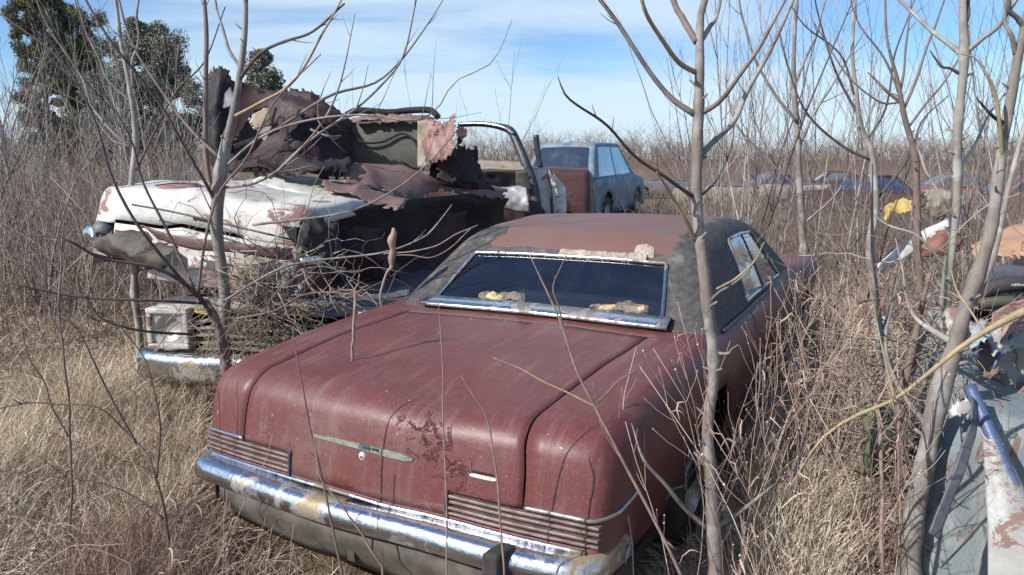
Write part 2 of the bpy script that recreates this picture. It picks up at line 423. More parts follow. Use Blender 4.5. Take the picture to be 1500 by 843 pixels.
class Shell:
    """open-bottomed box with rounded rims, warped to a car body; faces are sorted into parts"""
    def __init__(s, x, y, z, r, warp, step=.1, ex=(), ey=(), ez=(), rz=None):
        r = r if isinstance(r, tuple) else (r, r, r)
        s.x, s.y, s.z, s.r, s.warp = x, y, z, r, warp
        s.xs = gl(x[0], x[1], r[0], step, ex); s.ys = gl(y[0], y[1], r[1], step, ey); r = r[2]
        top = [z[1] - r * (1 - math.cos(i / 6 * math.pi / 2)) for i in range(7)]
        n = max(2, round((z[1] - r - z[0]) / step)); low = [z[0] + (z[1] - r - z[0]) * i / n for i in range(n)]
        L = [v for v in top + low if all(abs(v - e) > .012 for e in ez)] + list(ez)
        s.zs = sorted(set(round(v, 5) for v in L))
    def S(s, x, y, z):
        rx, ry, rz = s.r; p = Vector((x, y, z))
        q = Vector((min(max(x, s.x[0] + rx), s.x[1] - rx), min(max(y, s.y[0] + ry), s.y[1] - ry), min(z, s.z[1] - rz)))
        d = p - q
        if d.length > 1e-6:
            n_out = sum(1 for k in d if abs(k) > 1e-6)
            if n_out >= 1:
                e = Vector((d.x / rx, d.y / ry, d.z / rz)).normalized(); p = q + Vector((e.x * rx, e.y * ry, e.z * rz))
        return s.warp(p)
    def parts(s, classify):
        P = {}; vid = {}
        def v(key, part):
            d = P.setdefault(part, ([], []))
            k = (part,) + key
            if k not in vid: vid[k] = len(d[0]); d[0].append(s.S(*key))
            return vid[k]
        x0, x1, y0, y1, z1 = s.x[0], s.x[1], s.y[0], s.y[1], s.z[1]
        def grid(A, B, f, side, flip):
            for i in range(len(A) - 1):
                for j in range(len(B) - 1):
                    c = f((A[i] + A[i + 1]) / 2, (B[j] + B[j + 1]) / 2)
                    pt = classify(side, *c)
                    if pt is None: continue
                    q = [v(f(*ab), pt) for ab in ((A[i], B[j]), (A[i + 1], B[j]), (A[i + 1], B[j + 1]), (A[i], B[j + 1]))]
                    P[pt][1].append(tuple(q[::-1] if flip else q))
        grid(s.xs, s.ys, lambda a, b: (a, b, z1), 'top', False)
        grid(s.xs, s.zs, lambda a, b: (a, y0, b), 'rear', False)
        grid(s.xs, s.zs, lambda a, b: (a, y1, b), 'front', True)
        grid(s.ys, s.zs, lambda a, b: (x0, a, b), 'left', True)
        grid(s.ys, s.zs, lambda a, b: (x1, a, b), 'right', False)
        return P

def crumple(v, amp, sc=3.0, seed=0.0):
    d = noise.noise_vector(Vector(v) * sc + Vector((seed, seed * 1.7, -seed)))
    d2 = noise.noise_vector(Vector(v) * sc * 3.1 + Vector((-seed, 3, seed)))
    return Vector(v) + d * amp + d2 * amp * .35
def lerp(a, b, t): return a + (b - a) * t
def clamp(v, a=0., b=1.): return max(a, min(b, v))
def interp(x, X, Y): return float(np.interp(x, X, Y))

def sheet(name, edge_a, edge_b, mat, parent=None, nu=16, nv=8, amp=.03, sc=3, seed=0, bulge=0.0, jag=0.0, solid=.006, smooth=True, px=True):
    """torn sheet of metal stretched between two edges, each a list of (px, py, distance)"""
    A = [at(*p) if px else Vector(p) for p in edge_a]; B = [at(*p) if px else Vector(p) for p in edge_b]
    if parent is not None:
        mi = Matrix.LocRotScale(parent.location, parent.rotation_euler, None).inverted(); A = [mi @ a for a in A]; B = [mi @ b for b in B]
    nu = int(nu * 1.8); nv = int(nv * 1.8)
    A = smooth_line([tuple(a) for a in A], nu + 1); B = smooth_line([tuple(b) for b in B], nu + 1)
    V = []; F = []
    mid = Vector(A.mean(0)) - Vector(B.mean(0)); along = Vector(A[-1]) - Vector(A[0]); nrm = mid.cross(along).normalized()
    if nrm.y > 0: nrm = -nrm
    for i in range(nu + 1):
        for j in range(nv + 1):
            t = j / nv; p = Vector(A[i]).lerp(Vector(B[i]), t) + nrm * bulge * math.sin(math.pi * t)
            q_ = p * sc + Vector((seed, seed * 1.7, -seed))
            rdg = (1 - 3.2 * abs(noise.noise(q_ * .55))) + .22 * (1 - 3 * abs(noise.noise(q_ * 2.1 + Vector((5, 1, 2)))))
            p = crumple(p, amp * .45, sc, seed) + nrm * (amp * 1.15 * rdg)
            if jag and j in (0, nv): p += (Vector(A[i]) - Vector(B[i])).normalized() * random.uniform(-jag, jag)
            if jag and i in (0, nu): p += along.normalized() * random.uniform(-jag, jag) * .7
            V.append(p)
    for i in range(nu):
        for j in range(nv):
            a = i * (nv + 1) + j
            if jag and (i in (0, nu - 1) or j in (0, nv - 1)) and noise.noise(Vector((i * .45, j * .45, seed))) > .12: continue
            F.append((a, a + nv + 1, a + nv + 2, a + 1))
    o = mesh_py(name, V, F, mat, parent, smooth, solid)
    o.data.set_sharp_from_angle(angle=math.radians(24))
    return o

def rail(name, pts, r, mat, parent=None, n=20, sides=8, jit=0, px=True):
    P = [at(*p) if px else Vector(p) for p in pts]
    if parent is not None:
        mi = Matrix.LocRotScale(parent.location, parent.rotation_euler, None).inverted(); P = [mi @ p for p in P]
    L = smooth_line([tuple(p) for p in P], n, jit, int(abs(pts[0][0])))
    R = np.full(n, r) if not isinstance(r, (list, tuple)) else np.interp(np.linspace(0, 1, n), np.linspace(0, 1, len(r)), r)
    return tubes(name, [(L, R)], mat, parent, sides)
# ------------------------------------------------------------------ ground
def ground_mat():
    m, nt, bs = nodes('dead_grass_ground')
    co = N(nt, 'ShaderNodeTexCoord').outputs['Object']
    a = mix(nt, ramp(nt, noise_n(nt, co, .55, 6, .65, .4), .38, .62), (.20, .145, .10), (.115, .075, .058))
    a = mix(nt, mixf(nt, ramp(nt, noise_n(nt, co, 9, 8, .75), .4, .7), 0, .7), a, (.33, .25, .16))
    a = mix(nt, ramp(nt, noise_n(nt, co, 26, 6, .8), .55, .72), a, (.05, .033, .025))
    nt.links.new(a, bs.inputs['Base Color']); bs.inputs['Roughness'].default_value = .95
    bs.inputs['Specular IOR Level'].default_value = .1
    bump(nt, bs, noise_n(nt, co, 14, 9, .8), .05)
    return m
gxs = np.concatenate([-np.geomspace(12, 900, 26)[::-1], np.linspace(-11.5, 11.5, 93), np.geomspace(12, 900, 26)])
gys = np.concatenate([np.linspace(-12, -.5, 12), np.linspace(0, 16, 81), np.geomspace(16.4, 1400, 60)])
GX, GY = np.meshgrid(gxs, gys, indexing='ij'); GZ = terr_np(GX, GY)
GZ = GZ + .035 * np.sin(GX * 4.1 + GY * 2.3) * np.sin(GY * 3.7 - GX) * (np.abs(GX) < 12) * (GY < 17)
GV = np.stack([GX, GY, GZ], -1).reshape(-1, 3); nb = len(gys)
ii, jj = np.meshgrid(np.arange(len(gxs) - 1), np.arange(nb - 1), indexing='ij'); q = (ii * nb + jj).ravel()
g = mesh_np('ground', GV, [np.stack([q, q + nb, q + nb + 1, q + 1], -1)], ground_mat(), None, True)
g['kind'] = 'structure'
# ------------------------------------------------------------------ the maroon car, seen from behind
CAR_LOC = (-.53, 2.475, .012); CAR_ROT = (.002, -.010, -.508)
car = empty('maroon_car', 'abandoned maroon full size two door car with peeling vinyl roof and rusted boot lid', 'car', CAR_LOC, CAR_ROT)
Z0, Z1 = .22, .875
def warp_m(p):
    x, y, z = p; t = clamp((z - Z0) / (Z1 - Z0), 0, 1.05)
    zz = z + t * (interp(y, (0, .25, .7, 1.3, 3.7, 5.4), (-.035, -.005, .035, .065, .09, -.02)) + .018 * (1 - x * x))
    w = 1 - .035 * max(0, (t - .72) / .28) ** 1.6 - .13 * (max(0, (.74 - t) / .74) ** 1.25) * clamp(y / .5)
    w *= 1 - .045 * max(0, 1 - y / 1.7) ** 2 - .05 * max(0, (y - 4) / 1.4) ** 2
    w *= 1 + .012 * math.exp(-((y - 1.6) / .5) ** 2) * t
    f = max(0, 1 - y / .55)
    yy = y + f * (.085 * t ** 2.2 + .055 * abs(x) ** 2.4)
    v = Vector((x * w - .045 * max(0, 1 - y / 1.3), yy, zz))
    a = .008 + .012 * math.exp(-((x - .22) ** 2 + (y - .12) ** 2) / .03)
    d = noise.noise_vector(Vector((x * 2.2, y * 2.2, z * 2.2))); d3 = noise.noise(Vector((x * 5, y * 5, z * 5 + 9))); v += Vector((d.x * .006, d.y * a * f, d.z * a + d3 * .0025 * t))
    # crease and shallow dents by the flaking patch
    v.z -= .014 * math.exp(-(((x - .25) / .16) ** 2 + ((y - .16) / .12) ** 2)) * t
    v.z -= .010 * math.exp(-(((x + .42) / .14) ** 2 + ((y - .5) / .1) ** 2)) * t
    return v
WHEELS_Y = (1.28, 4.35)
sh = Shell((-1.0, 1.0), (0, 5.45), (Z0, Z1), (.06, .12, .085), warp_m, .055, ex=(-.708, -.700, .700, .708, -.975, .975, -.41, .41), ey=(1.165, 1.175, 3.78, 3.79, 2.05, 2.058, 3.35, 3.358), ez=(.515, .605))
def cls_m(side, x, y, z):
    if side == 'rear':
        if z < .37: return None
        if .41 < abs(x) < .975 and .515 < z < .605: return None
        if z < .515: return 'body'
        if .700 < abs(x) < .708: return None
        if abs(x) < .700: return 'trunk_lid'
        return 'body'
    if side == 'top':
        if y < 1.165:
            if .700 < abs(x) < .708: return None
            if abs(x) < .700: return 'trunk_lid'
        elif y < 1.175 and abs(x) < .708: return None
        if 1.38 < y < 3.72 and abs(x) < .84: return None
        if y > 3.79 and abs(x) < .72: return 'hood'
        return 'body'
    if side in ('left', 'right'):
        for wy in WHEELS_Y:
            if (y - wy) ** 2 + (z - .30) ** 2 < .37 ** 2: return None
        if 2.05 < y < 2.058 or 3.35 < y < 3.358: return None
        if 2.058 < y < 3.35 and z > .30: return 'door_' + side
    return 'body'
pm = sh.parts(cls_m)
for k, (V, F) in pm.items():
    nm = 'door' if k.startswith('door') else k
    o = mesh_py(nm, V, F, M['maroon'], car, True, .004)
    if k == 'trunk_lid': lid = o
    if k == 'door_right': door_r = o
# dark underside and tail light recesses
mb = MB(); mb.box(-.86, .86, .25, 5.2, .20, .26)
mb.build('underbody', M['black'], car)
for sgn in (-1, 1):
    mb = MB()
    a, b = (.40, .985) if sgn > 0 else (-.985, -.40)
    mb.box(a, b, .035, .10, .50, .62, warp_m, 10)
    rec = mb.build('tail_light', M['lens'], car)
    for k in range(4):
        mb = MB(); z = .520 + k * .0215
        mb.box(a * .995, b * .995, -.004 - .004 * (k % 2), .036, z, z + .011, warp_m, 14)
        mb.build('louvre', M['grille_bar'], rec, False, .003)
    mb = MB(); e0 = .404 * sgn; mb.box(min(e0, e0 - .014 * sgn), max(e0, e0 - .014 * sgn), -.012, .04, .508, .612, warp_m)
    mb.build('end_cap', M['dark_frame'], rec, False, .003)
    pts = [sh.S(sgn * (.71 + .29 * i / 10), 0, .612) + Vector((0, -.006, 0)) for i in range(10)] + [sh.S(sgn * 1.0, .05 * i, .612) + Vector((sgn * .004, 0, 0)) for i in range(1, 7)]
    rail('trim_strip', pts, .0075, M['chrome_thin'], None, 30, 6, px=False).parent = car
# bright lower lip of the boot lid between the lights
pts = [sh.S(x, 0, .508) + Vector((0, -.008, -.004)) for x in np.linspace(-.94, .94, 30)]
rail('lower_moulding', pts, .008, M['chrome_thin'], None, 60, 6, px=False).parent = car
# emblem strip, key lock, badge
def on_rear(x, z, off=.004):
    return sh.S(x, 0, z) + Vector((0, -off, 0))
def strip(name, x0, x1, z0, z1, h0, h1, mat, parent, off=.006, n=16):
    V = []; F = []
    for i in range(n + 1):
        t = i / n; x = x0 + (x1 - x0) * t; z = z0 + (z1 - z0) * t; h = (h0 + (h1 - h0) * t) * (1 - .7 * abs(2 * t - 1) ** 8)
        for (dz, o_) in ((-h, .000), (-h, off), (h, off), (h, .000)): V.append(on_rear(x, z + dz, o_ + .001))
    for i in range(n):
        for k in range(3): a = i * 4 + k; F.append((a, a + 1, a + 5, a + 4))
    F += [(0, 1, 2, 3), (n * 4 + 3, n * 4 + 2, n * 4 + 1, n * 4)]
    return mesh_py(name, V, F, mat, parent, False)
es = strip('emblem_strip', -.27, .235, .698, .692, .0075, .0135, M['emblem'], lid)
strip('enamel_panel', -.025, .035, .698, .697, .008, .0095, M['emblem_teal'], es, .0085)
for i in range(9):
    x = -.002 + i * .0085 + (.006 if i > 4 else 0)
    strip('letter', x, x + .005, .6975, .6970 + .001 * (i % 2), .004 + .0012 * (i % 3), .004, M['letter'], es, .0098, 2)
mb = MB(); mb.lathe([(0, .010), (.006, .010), (.0065, .006), (.013, .008), (.016, .005), (.017, 0)], on_rear(-.005, .660, 0), (0, -1, 0), 24)
mb.build('key_lock', M['badge'], lid, True)
mb = MB(); mb.lathe([(0, .012), (.0035, .012), (.004, .009)], on_rear(-.005, .660, 0), (0, -1, 0), 12)
mb.build('keyhole', M['letter'], lid, True)
bd = strip('badge', .485, .595, .685, .685, .0062, .0062, M['badge'], lid, .006)
for i in range(10):
    x = .492 + i * .0095
    strip('letter', x, x + .006, .6965, .6965 + .0008 * (i % 3), .0062 - .0012 * (i % 2), .005, M['letter'], bd, .005, 2)
# bumper
def bpath(y_off=0, half=.965, n=44):
    P = []
    for i in range(n + 1):
        u = -1 + 2 * i / n; x = u * half
        y = -.062 + .055 * abs(u) ** 2.5 + y_off
        if abs(u) > .9: y += ((abs(u) - .9) / .1) ** 1.8 * .26; x = math.copysign(half * (.9 + .1 * (1 - (1 - (abs(u) - .9) / .1) ** 2)) , u)
        P.append([x, y])
    out = []
    for i, (x, y) in enumerate(P):
        a = P[max(0, i - 1)]; b = P[min(n, i + 1)]; tx, ty = b[0] - a[0], b[1] - a[1]; L = math.hypot(tx, ty)
        out.append((x, y, ty / L, -tx / L))
    return out
prof = [(-.05, .372), (0, .370), (.018, .384), (.024, .41), (.022, .44), (.010, .466), (-.010, .478), (-.07, .482), (-.07, .472), (-.02, .466), (0, .44), (.010, .41), (0, .385), (-.05, .38)]
mb = MB(); mb.sweep(bpath(), prof)
for v in mb.V:
    v.z = .445 + (v.z - .43) * .84; v.x -= .045
    v.z += .012 * noise.noise(Vector((v.x * 1.4, 0, 3))); v.y += .012 * noise.noise(Vector((v.x * 2.1, 5, 0)))
bum = mb.build('bumper', M['chrome'], car, True)
mb = MB(); mb.box(.56, .62, -.125, -.03, .36, .50, lambda p: Vector((p.x + .012 * ((p.y + .13) / .05), p.y - (.012 if abs(p.z - .42) > .07 else 0) * -1, p.z)))
mb.build('bumper_guard', M['rubber'], bum, False, .012)
mb = MB(); mb.sweep(bpath(.03, .93), [(-.02, .375), (0, .375), (.008, .32), (-.03, .245), (-.05, .20), (-.06, .21), (-.03, .30)])
for v in mb.V: v += Vector((0, .018 * noise.noise(Vector((v.x * 3, v.z * 3, 1))), .02 * noise.noise(Vector((v.x * 2.5, 4, 0)))))
mb.build('valance', M['valance'], car, True)
for s_ in (-.1,):
    mb = MB(); mb.box(s_, s_ + .035, -.02, .3, .24, .34); mb.build('bumper_bracket', M['valance'], car)
# wheels
for wy in WHEELS_Y:
    for sx in (-1, 1):
        w_ = empty('wheel', '', '', (0, 0, 0)); w_.parent = car
        for k in ('label', 'category'): del w_[k]
        mb = MB(); c = (sx * .80, wy, .27)
        mb.lathe([(.19, -.09), (.27, -.10), (.325, -.08), (.34, -.03), (.34, .03), (.325, .08), (.27, .10), (.19, .09)], c, (sx, 0, 0), 36)
        for v in mb.V: v.z = max(v.z, .005)
        mb.build('tyre', M['rubber'], w_, True)
        mb = MB(); mb.lathe([(0, .05), (.05, .06), (.06, .03), (.14, .02), (.18, .07), (.195, .09)], c, (sx, 0, 0), 30)
        mb.build('rim', M['chrome_thin'], w_, True)
# ---- cabin
G0, G1 = .925, 1.375
def warp_g(p):
    x, y, z = p; t = clamp((z - G0) / (G1 - G0), 0, 1.05)
    kr = clamp((2.5 - y) / 1.2); kf = clamp((y - 2.6) / 1.2)
    w = 1 - .19 * t - .03 * t * t
    zz = z + t * .028 * (1 - (x / .92) ** 2) - t * .045 * kr ** 1.5 - t * .03 * kf
    v = Vector((x * w * (1 - .03 * kf) + .035, y + kr * t * .56 - kf * t * .72, zz + .0))
    d = noise.noise_vector(Vector((x * 1.6, y * 1.6, 7))); v += d * .010
    return v
gh = Shell((-.915, .915), (1.27, 3.85), (G0, G1), .10, warp_g, .07, ex=(-.675, .675), ey=(2.06, 2.60, 2.66, 3.28), ez=(.958, 1.30, .975, 1.235))
def cls_g(side, x, y, z):
    if side == 'rear' and abs(x) < .675 and z > .958: return 'rear_window' if z < 1.235 else 'roof'
    if side == 'front' and abs(x) < .80 and z > .958: return 'windscreen' if z < 1.345 else 'roof'
    if side in ('left', 'right') and .975 < z < 1.30:
        if 2.06 < y < 2.60: return 'quarter_window_' + side
        if 2.66 < y < 3.28: return 'side_window_' + side
    return 'roof'
pg = gh.parts(cls_g)
for k, (V, F) in pg.items():
    nm = 'side_window' if 'window_' in k else k
    o = mesh_py(nm, V, F, M['roof'] if k == 'roof' else (M['glass_side'] if 'window_' in k or k == 'windscreen' else M['glass']), car, True, .006 if k == 'roof' else 0)
# chrome round the rear window and the side glass
def surf_loop(pts, off):
    return [gh.S(*p) + Vector(off) for p in pts]
zt = 1.235
L = [(-.675, 1.27, z) for z in np.linspace(.958, zt, 7)] + [(x, 1.27, zt) for x in np.linspace(-.62, .62, 12)] + [(.675, 1.27, z) for z in np.linspace(zt, .958, 7)]
fr = rail('window_frame', surf_loop(L, (0, -.008, .006)), .0095, M['chrome_thin'], None, 90, 6, px=False); fr.parent = car
mb = MB()
V = []; F = []
for i in range(25):
    x = -.71 + 1.42 * i / 24
    for (dy, z) in ((-.015, .930), (-.05, .945), (-.045, .957), (.03, .985), (.05, .970)):
        q = gh.S(x, 1.27, .94); V.append(Vector((q.x, q.y + dy + .02 * (abs(x) / .71) ** 4, z + .028 * (1 - x * x) * .8 + .012)))
for i in range(24):
    for k in range(4): a = i * 5 + k; F.append((a, a + 1, a + 6, a + 5))
mesh_py('lower_window_trim', V, F, M['chrome_thin'], car, True, .003)
for sx in (-1, 1):
    L = [(sx * .915, y, .975) for y in np.linspace(2.06, 3.28, 10)] + [(sx * .915, 3.28, z) for z in np.linspace(1.0, 1.30, 5)] + [(sx * .915, y, 1.30) for y in np.linspace(3.2, 2.1, 10)] + [(sx * .915, 2.06, z) for z in np.linspace(1.29, .975, 5)]
    rail('side_window_frame', surf_loop(L, (sx * .006, 0, 0)), .009, M['chrome_thin'], None, 90, 6, px=False).parent = car
    L = [(sx * .915, y, .945) for y in np.linspace(1.45, 3.7, 14)]
    rail('belt_moulding', surf_loop(L, (sx * .012, 0, -.004)), .011, M['dark_frame'], None, 50, 6, px=False).parent = car
# torn vinyl lip over the rear window
V = []; F = []; rr = random.Random(3); n = 44
for i in range(n + 1):
    t = i / n; x = -.05 + .60 * t
    base = gh.S(x, 1.27, 1.256) + Vector((0, -.004, .006)); hang = .02 + .05 * noise.noise(Vector((t * 5, 2, 1))) + .03 * (1 - t) + .02 * noise.noise(Vector((t * 19, 5, 1)))
    lip = gh.S(x, 1.27, 1.238) + Vector((0, -.014, .010 - hang * .3)); back = gh.S(x, 1.27, 1.266) + Vector((0, rr.uniform(0, .016), .003 + rr.uniform(0, .004)))
    V += [back, base + Vector((0, 0, rr.uniform(.004, .016))), base.lerp(lip, .6) + Vector((0, -.004, .004)), lip + Vector((rr.uniform(-.004, .004), -.002, rr.uniform(-.010, .004)))]
for i in range(n):
    for k in range(3): a = i * 4 + k; F.append((a, a + 4, a + 5, a + 1))
mesh_py('torn_vinyl', V, F, M['cloth_edge'], car, False, .003)
# upright curled flap beside the C pillar
V = []; F = []
for i in range(9):
    t = i / 8
    for j in range(4):
        s_ = j / 3; p = gh.S(.46 + .13 * t, 1.27, 1.25 + .05 * s_)
        V.append(p + Vector((0, 0, .006 + .018 * math.sin(math.pi * t) * s_ + rr.uniform(0, .006))))
for i in range(8):
    for j in range(3): a = i * 4 + j; F.append((a, a + 4, a + 5, a + 1))
mesh_py('curled_flap', V, F, M['cloth_edge'], car, False, .003)
# inside: parcel shelf, seats, floor
mb = MB(); mb.box(-.76, .76, 1.36, 1.92, .935, .96, None, 6); mb.build('parcel_shelf', M['black'], car)
mb = MB(); mb.box(-.80, .80, 1.4, 3.7, .28, .32); mb.build('cabin_floor', M['black'], car)
mb = MB(); mb.box(-.70, .70, 1.95, 2.10, .45, .97, lambda p: Vector((p.x, p.y - (p.z - .45) * .25, p.z - .03 * (p.x / .7) ** 4)), 10); mb.build('rear_seat', M['black'], car, True, .03)
mb = MB(); mb.box(-.66, .66, 2.95, 3.10, .45, 1.02, lambda p: Vector((p.x, p.y - (p.z - .45) * .25, p.z)), 10); mb.build('front_seat', M['black'], car, True, .03)
mb = MB(); mb.box(-.72, .72, 3.62, 3.8, .62, .95, None, 6); mb.build('dashboard', M['black'], car, True, .03)
for (x0, x1, sd) in ((-.40, -.10, 1), (.28, .60, 2)):
    V = []; F = []; n = 26
    for i in range(n + 1):
        t = i / n; x = x0 + (x1 - x0) * t; w = .04 * math.sin(math.pi * min(1, max(0, t * .96 + .02))) ** .45
        for k in range(8):
            a = k / 8 * 2 * math.pi
            p = Vector((x, 1.44 + .02 * math.sin(t * 9 + sd) + .06 * math.cos(a) * (w / .04), 1.004 + w * .8 * math.sin(a)))
            V.append(crumple(p, .022, 19, sd))
    for i in range(n):
        for k in range(8): a = i * 8 + k; b = i * 8 + (k + 1) % 8; F.append((a, b, b + 8, a + 8))
    F += [tuple(range(8))[::-1], tuple(n * 8 + k for k in range(8))]
    ch = mesh_py('torn_foam', V, F, M['foam'], None, False)
    ch.parent = car
# ------------------------------------------------------------------ generic wrecked car built from shells
def junk_car(label, loc, rot, L=4.5, W=1.8, z0=.22, zb=.85, zt=1.38, cab=(1.0, 3.3), mat=None, roof=None, group=None, name='wrecked_car', dent=.03, seed=1, wheels=True, glass=True, slope=(.5, .7), lights=True, step=.16, rims=True):
    c = empty(name, label, 'car', loc, rot, group)
    h = W / 2
    def wb(p):
        x, y, z = p; t = clamp((z - z0) / (zb - z0))
        w = (1 - .06 * max(0, (t - .5) * 2) ** 1.5 - .05 * (1 - t)) * (1 - .05 * max(0, 1 - y / 1.2) ** 2 - .06 * max(0, (y - L + 1.2) / 1.2) ** 2)
        v = Vector((x * w, y + .05 * t * max(0, 1 - y) - .10 * t * max(0, y - L + 1), z + t * (.03 * (1 - (x / h) ** 2) + interp(y, (0, cab[0], cab[1], L), (0, .05, .05, -.06)))))
        return crumple(v, dent, 1.7, seed)
    wy = (L * .2, L * .8)
    s = Shell((-h, h), (0, L), (z0, zb), .09, wb, step, ex=(-.62 * h, .62 * h, -.9 * h, .9 * h), ez=(zb - .28, zb - .16))
    def cl(side, x, y, z):
        if side == 'top' and cab[0] + .1 < y < cab[1] - .1 and abs(x) < h * .85: return None
        if side in ('left', 'right') and any((y - a) ** 2 + (z - z0 - .06) ** 2 < .36 ** 2 for a in wy): return None
        if lights and side == 'rear' and zb - .28 < z < zb - .16 and .62 * h < abs(x) < .9 * h: return 'tail_light ' + str(x > 0)
        if side == 'front' and zb - .28 < z < zb - .16 and .62 * h < abs(x) < .9 * h: return 'headlight ' + str(x > 0)
        return 'body'
    for k, (V, F) in s.parts(cl).items():
        k = k.split()[0]
        mesh_py(k, V, F, mat if k == 'body' else (M['red_lens'] if k == 'tail_light' else M['silver']), c, True, .006)
    if zt:
        g0, g1 = zb + .03, zt
        def wg(p):
            x, y, z = p; t = clamp((z - g0) / (g1 - g0)); kr = clamp((cab[0] + 1.1 - y) / 1.1); kf = clamp((y - cab[1] + 1.1) / 1.1)
            return crumple(Vector((x * (1 - .22 * t), y + kr * t * slope[0] - kf * t * slope[1], z + .03 * t * (1 - (x / h) ** 2) - .03 * t * kr)), dent, 1.7, seed)
        m_ = (cab[0] + cab[1]) / 2
        gs = Shell((-.9 * h, .9 * h), cab, (g0, g1), .07, wg, .12, ex=(-.74 * h, .74 * h), ey=(cab[0] + .3, m_ - .03, m_ + .03, cab[1] - .3), ez=(g0 + .03, g1 - .075))
        def cg(side, x, y, z):
            inz = g0 + .03 < z < g1 - .075
            if side in ('rear', 'front') and abs(x) < .74 * h and inz: return 'rear_window' if side == 'rear' else 'windscreen'
            if side in ('left', 'right') and inz and (cab[0] + .3 < y < m_ - .03 or m_ + .03 < y < cab[1] - .3): return 'side_window ' + side + str(y > m_)
            return 'roof'
        for k, (V, F) in gs.parts(cg).items():
            if k == 'roof': mesh_py(k, V, F, roof or mat, c, True, .006)
            elif glass: mesh_py(k.split()[0], V, F, M['glass_side'], c, True)
    mb = MB(); mb.box(-h * .85, h * .85, .15, L - .15, z0 - .02, z0 + .03); mb.box(-h * .8, h * .8, cab[0] + .2, cab[1] - .2, zb - .12, zb - .1)
    mb.build('floor_pan', M['black'], c)
    if wheels:
        for a in wy:
            for sx in (-1, 1):
                mb = MB(); q = (sx * (h - .12), a, z0 + .06)
                mb.lathe([(.16, -.08), (.28, -.09), (.31, -.05), (.31, .05), (.28, .09), (.16, .08)], q, (sx, 0, 0), 20)
                t_ = mb.build('wheel', M['rubber'], c, True)
                if rims: mb = MB(); mb.lathe([(0, .05), (.06, .04), (.13, .03), (.17, .08)], q, (sx, 0, 0), 18); mb.build('rim', M['silver'], t_, True)
    return c, s

# ------------------------------------------------------------------ white wreck lying on top of another car
wh = empty('white_wreck', 'smashed chalky white car with its roof gone, stacked on another wreck behind the saplings', 'car', (-2.36, 4.93, .93), (.0, .075, -.30))
def warp_w(p):
    x, y, z = p; t = clamp(z / .60)
    v = Vector((x * (1 - .10 * max(0, t - .55) - .05 * (1 - t)) * (1 - .06 * max(0, 1 - y / .6) ** 2), y + (.13 * t + .10 * abs(x) ** 2.2) * max(0, 1 - y / .5), z + t * (.055 * (1 - x * x) - .035 * max(0, 1 - y / .8))))
    v.z -= .03 * t * math.exp(-((x - .45) / .18) ** 2 - ((y - .3) / .3) ** 2)
    v.z += .03 * t * math.exp(-((x) / .12) ** 2)
    v = crumple(v, .014, 2.4, 4); v.z += .012 * t * (1 - 3 * abs(noise.noise(Vector((x * 1.4, y * 1.4, 2))))); return v
ws = Shell((-.98, .98), (0, 4.6), (0, .60), (.06, .12, .10), warp_w, .07, ex=(-.93, -.70, .93, .52), ez=(.10, .345, .37, .16))
def cls_w(side, x, y, z):
    if side == 'rear':
        if .345 < z < .37 and -.70 < x < .52: return None
        if -.93 < x < -.70 and .16 < z < .345: return None
        if z < .10 and abs(x) > .3: return None
        return 'nose_panel' if z < .345 else 'bonnet'
    if side == 'top':
        if y > 2.1: return None
        return 'bonnet'
    if side == 'right': return 'wing R' if (y < .32 or (z > .50 and y < 2.0)) else None
    if side == 'left': return 'wing L' if y < 2.2 and not ((y - 1.1) ** 2 + z ** 2 < .14) else None
    return None
for k, (V, F) in ws.parts(cls_w).items():
    mesh_py(k.split()[0], V, F, M['white'], wh, True, .006)
mb = MB(); mb.box(-.9, .9, .25, 4.4, .02, .30); mb.box(-.66, .86, .16, .3, .04, .46); mb.box(-.9, -.66, .26, .34, .04, .44); mb.build('chassis', M['black'], wh)
# headlight bucket
mb = MB(); mb.lathe([(0, .06), (.05, .055), (.085, .02), (.10, -.02), (.115, -.06)], (-.815, .17, .255), (0, -1, 0), 24); mb.build('headlight_bucket', M['slate'], wh, True)
# round repaired patch with a dark curved rim on the bonnet
V = []; F = []; n = 28
cx, cy, rad = -.30, .30, .165
for r_ in (0, .5, 1.0):
    for i in range(n):
        a = 2 * math.pi * i / n; q = ws.S(cx + rad * r_ * math.cos(a), cy + rad * r_ * math.sin(a) * 1.2, .60); V.append(q + Vector((0, 0, .006)))
for k in range(2):
    for i in range(n): F.append((k * n + i, k * n + (i + 1) % n, (k + 1) * n + (i + 1) % n, (k + 1) * n + i))
mesh_py('rusty_round_patch', V, F, M['pink_rust'], wh, True, .003)
pts = [ws.S(cx + (rad + .012) * math.cos(a), cy + (rad + .012) * math.sin(a) * 1.2, .60) + Vector((0, 0, .008)) for a in np.linspace(.4, 3.6, 14)]
rail('patch_rim', pts, .007, M['dark_frame'], None, 30, 5, px=False).parent = wh
# unreadable script on the nose
rs = random.Random(5)
for i in range(7):
    q = ws.S(.10 + i * .018, 0, .42) + Vector((0, -.006, rs.uniform(-.004, .004)))
    mb = MB(); mb.box(q.x, q.x + .009, q.y - .003, q.y, q.z - .012 - .006 * (i % 2), q.z + .012 + .006 * ((i + 1) % 2), None); mb.build('letter', M['letter'], wh)
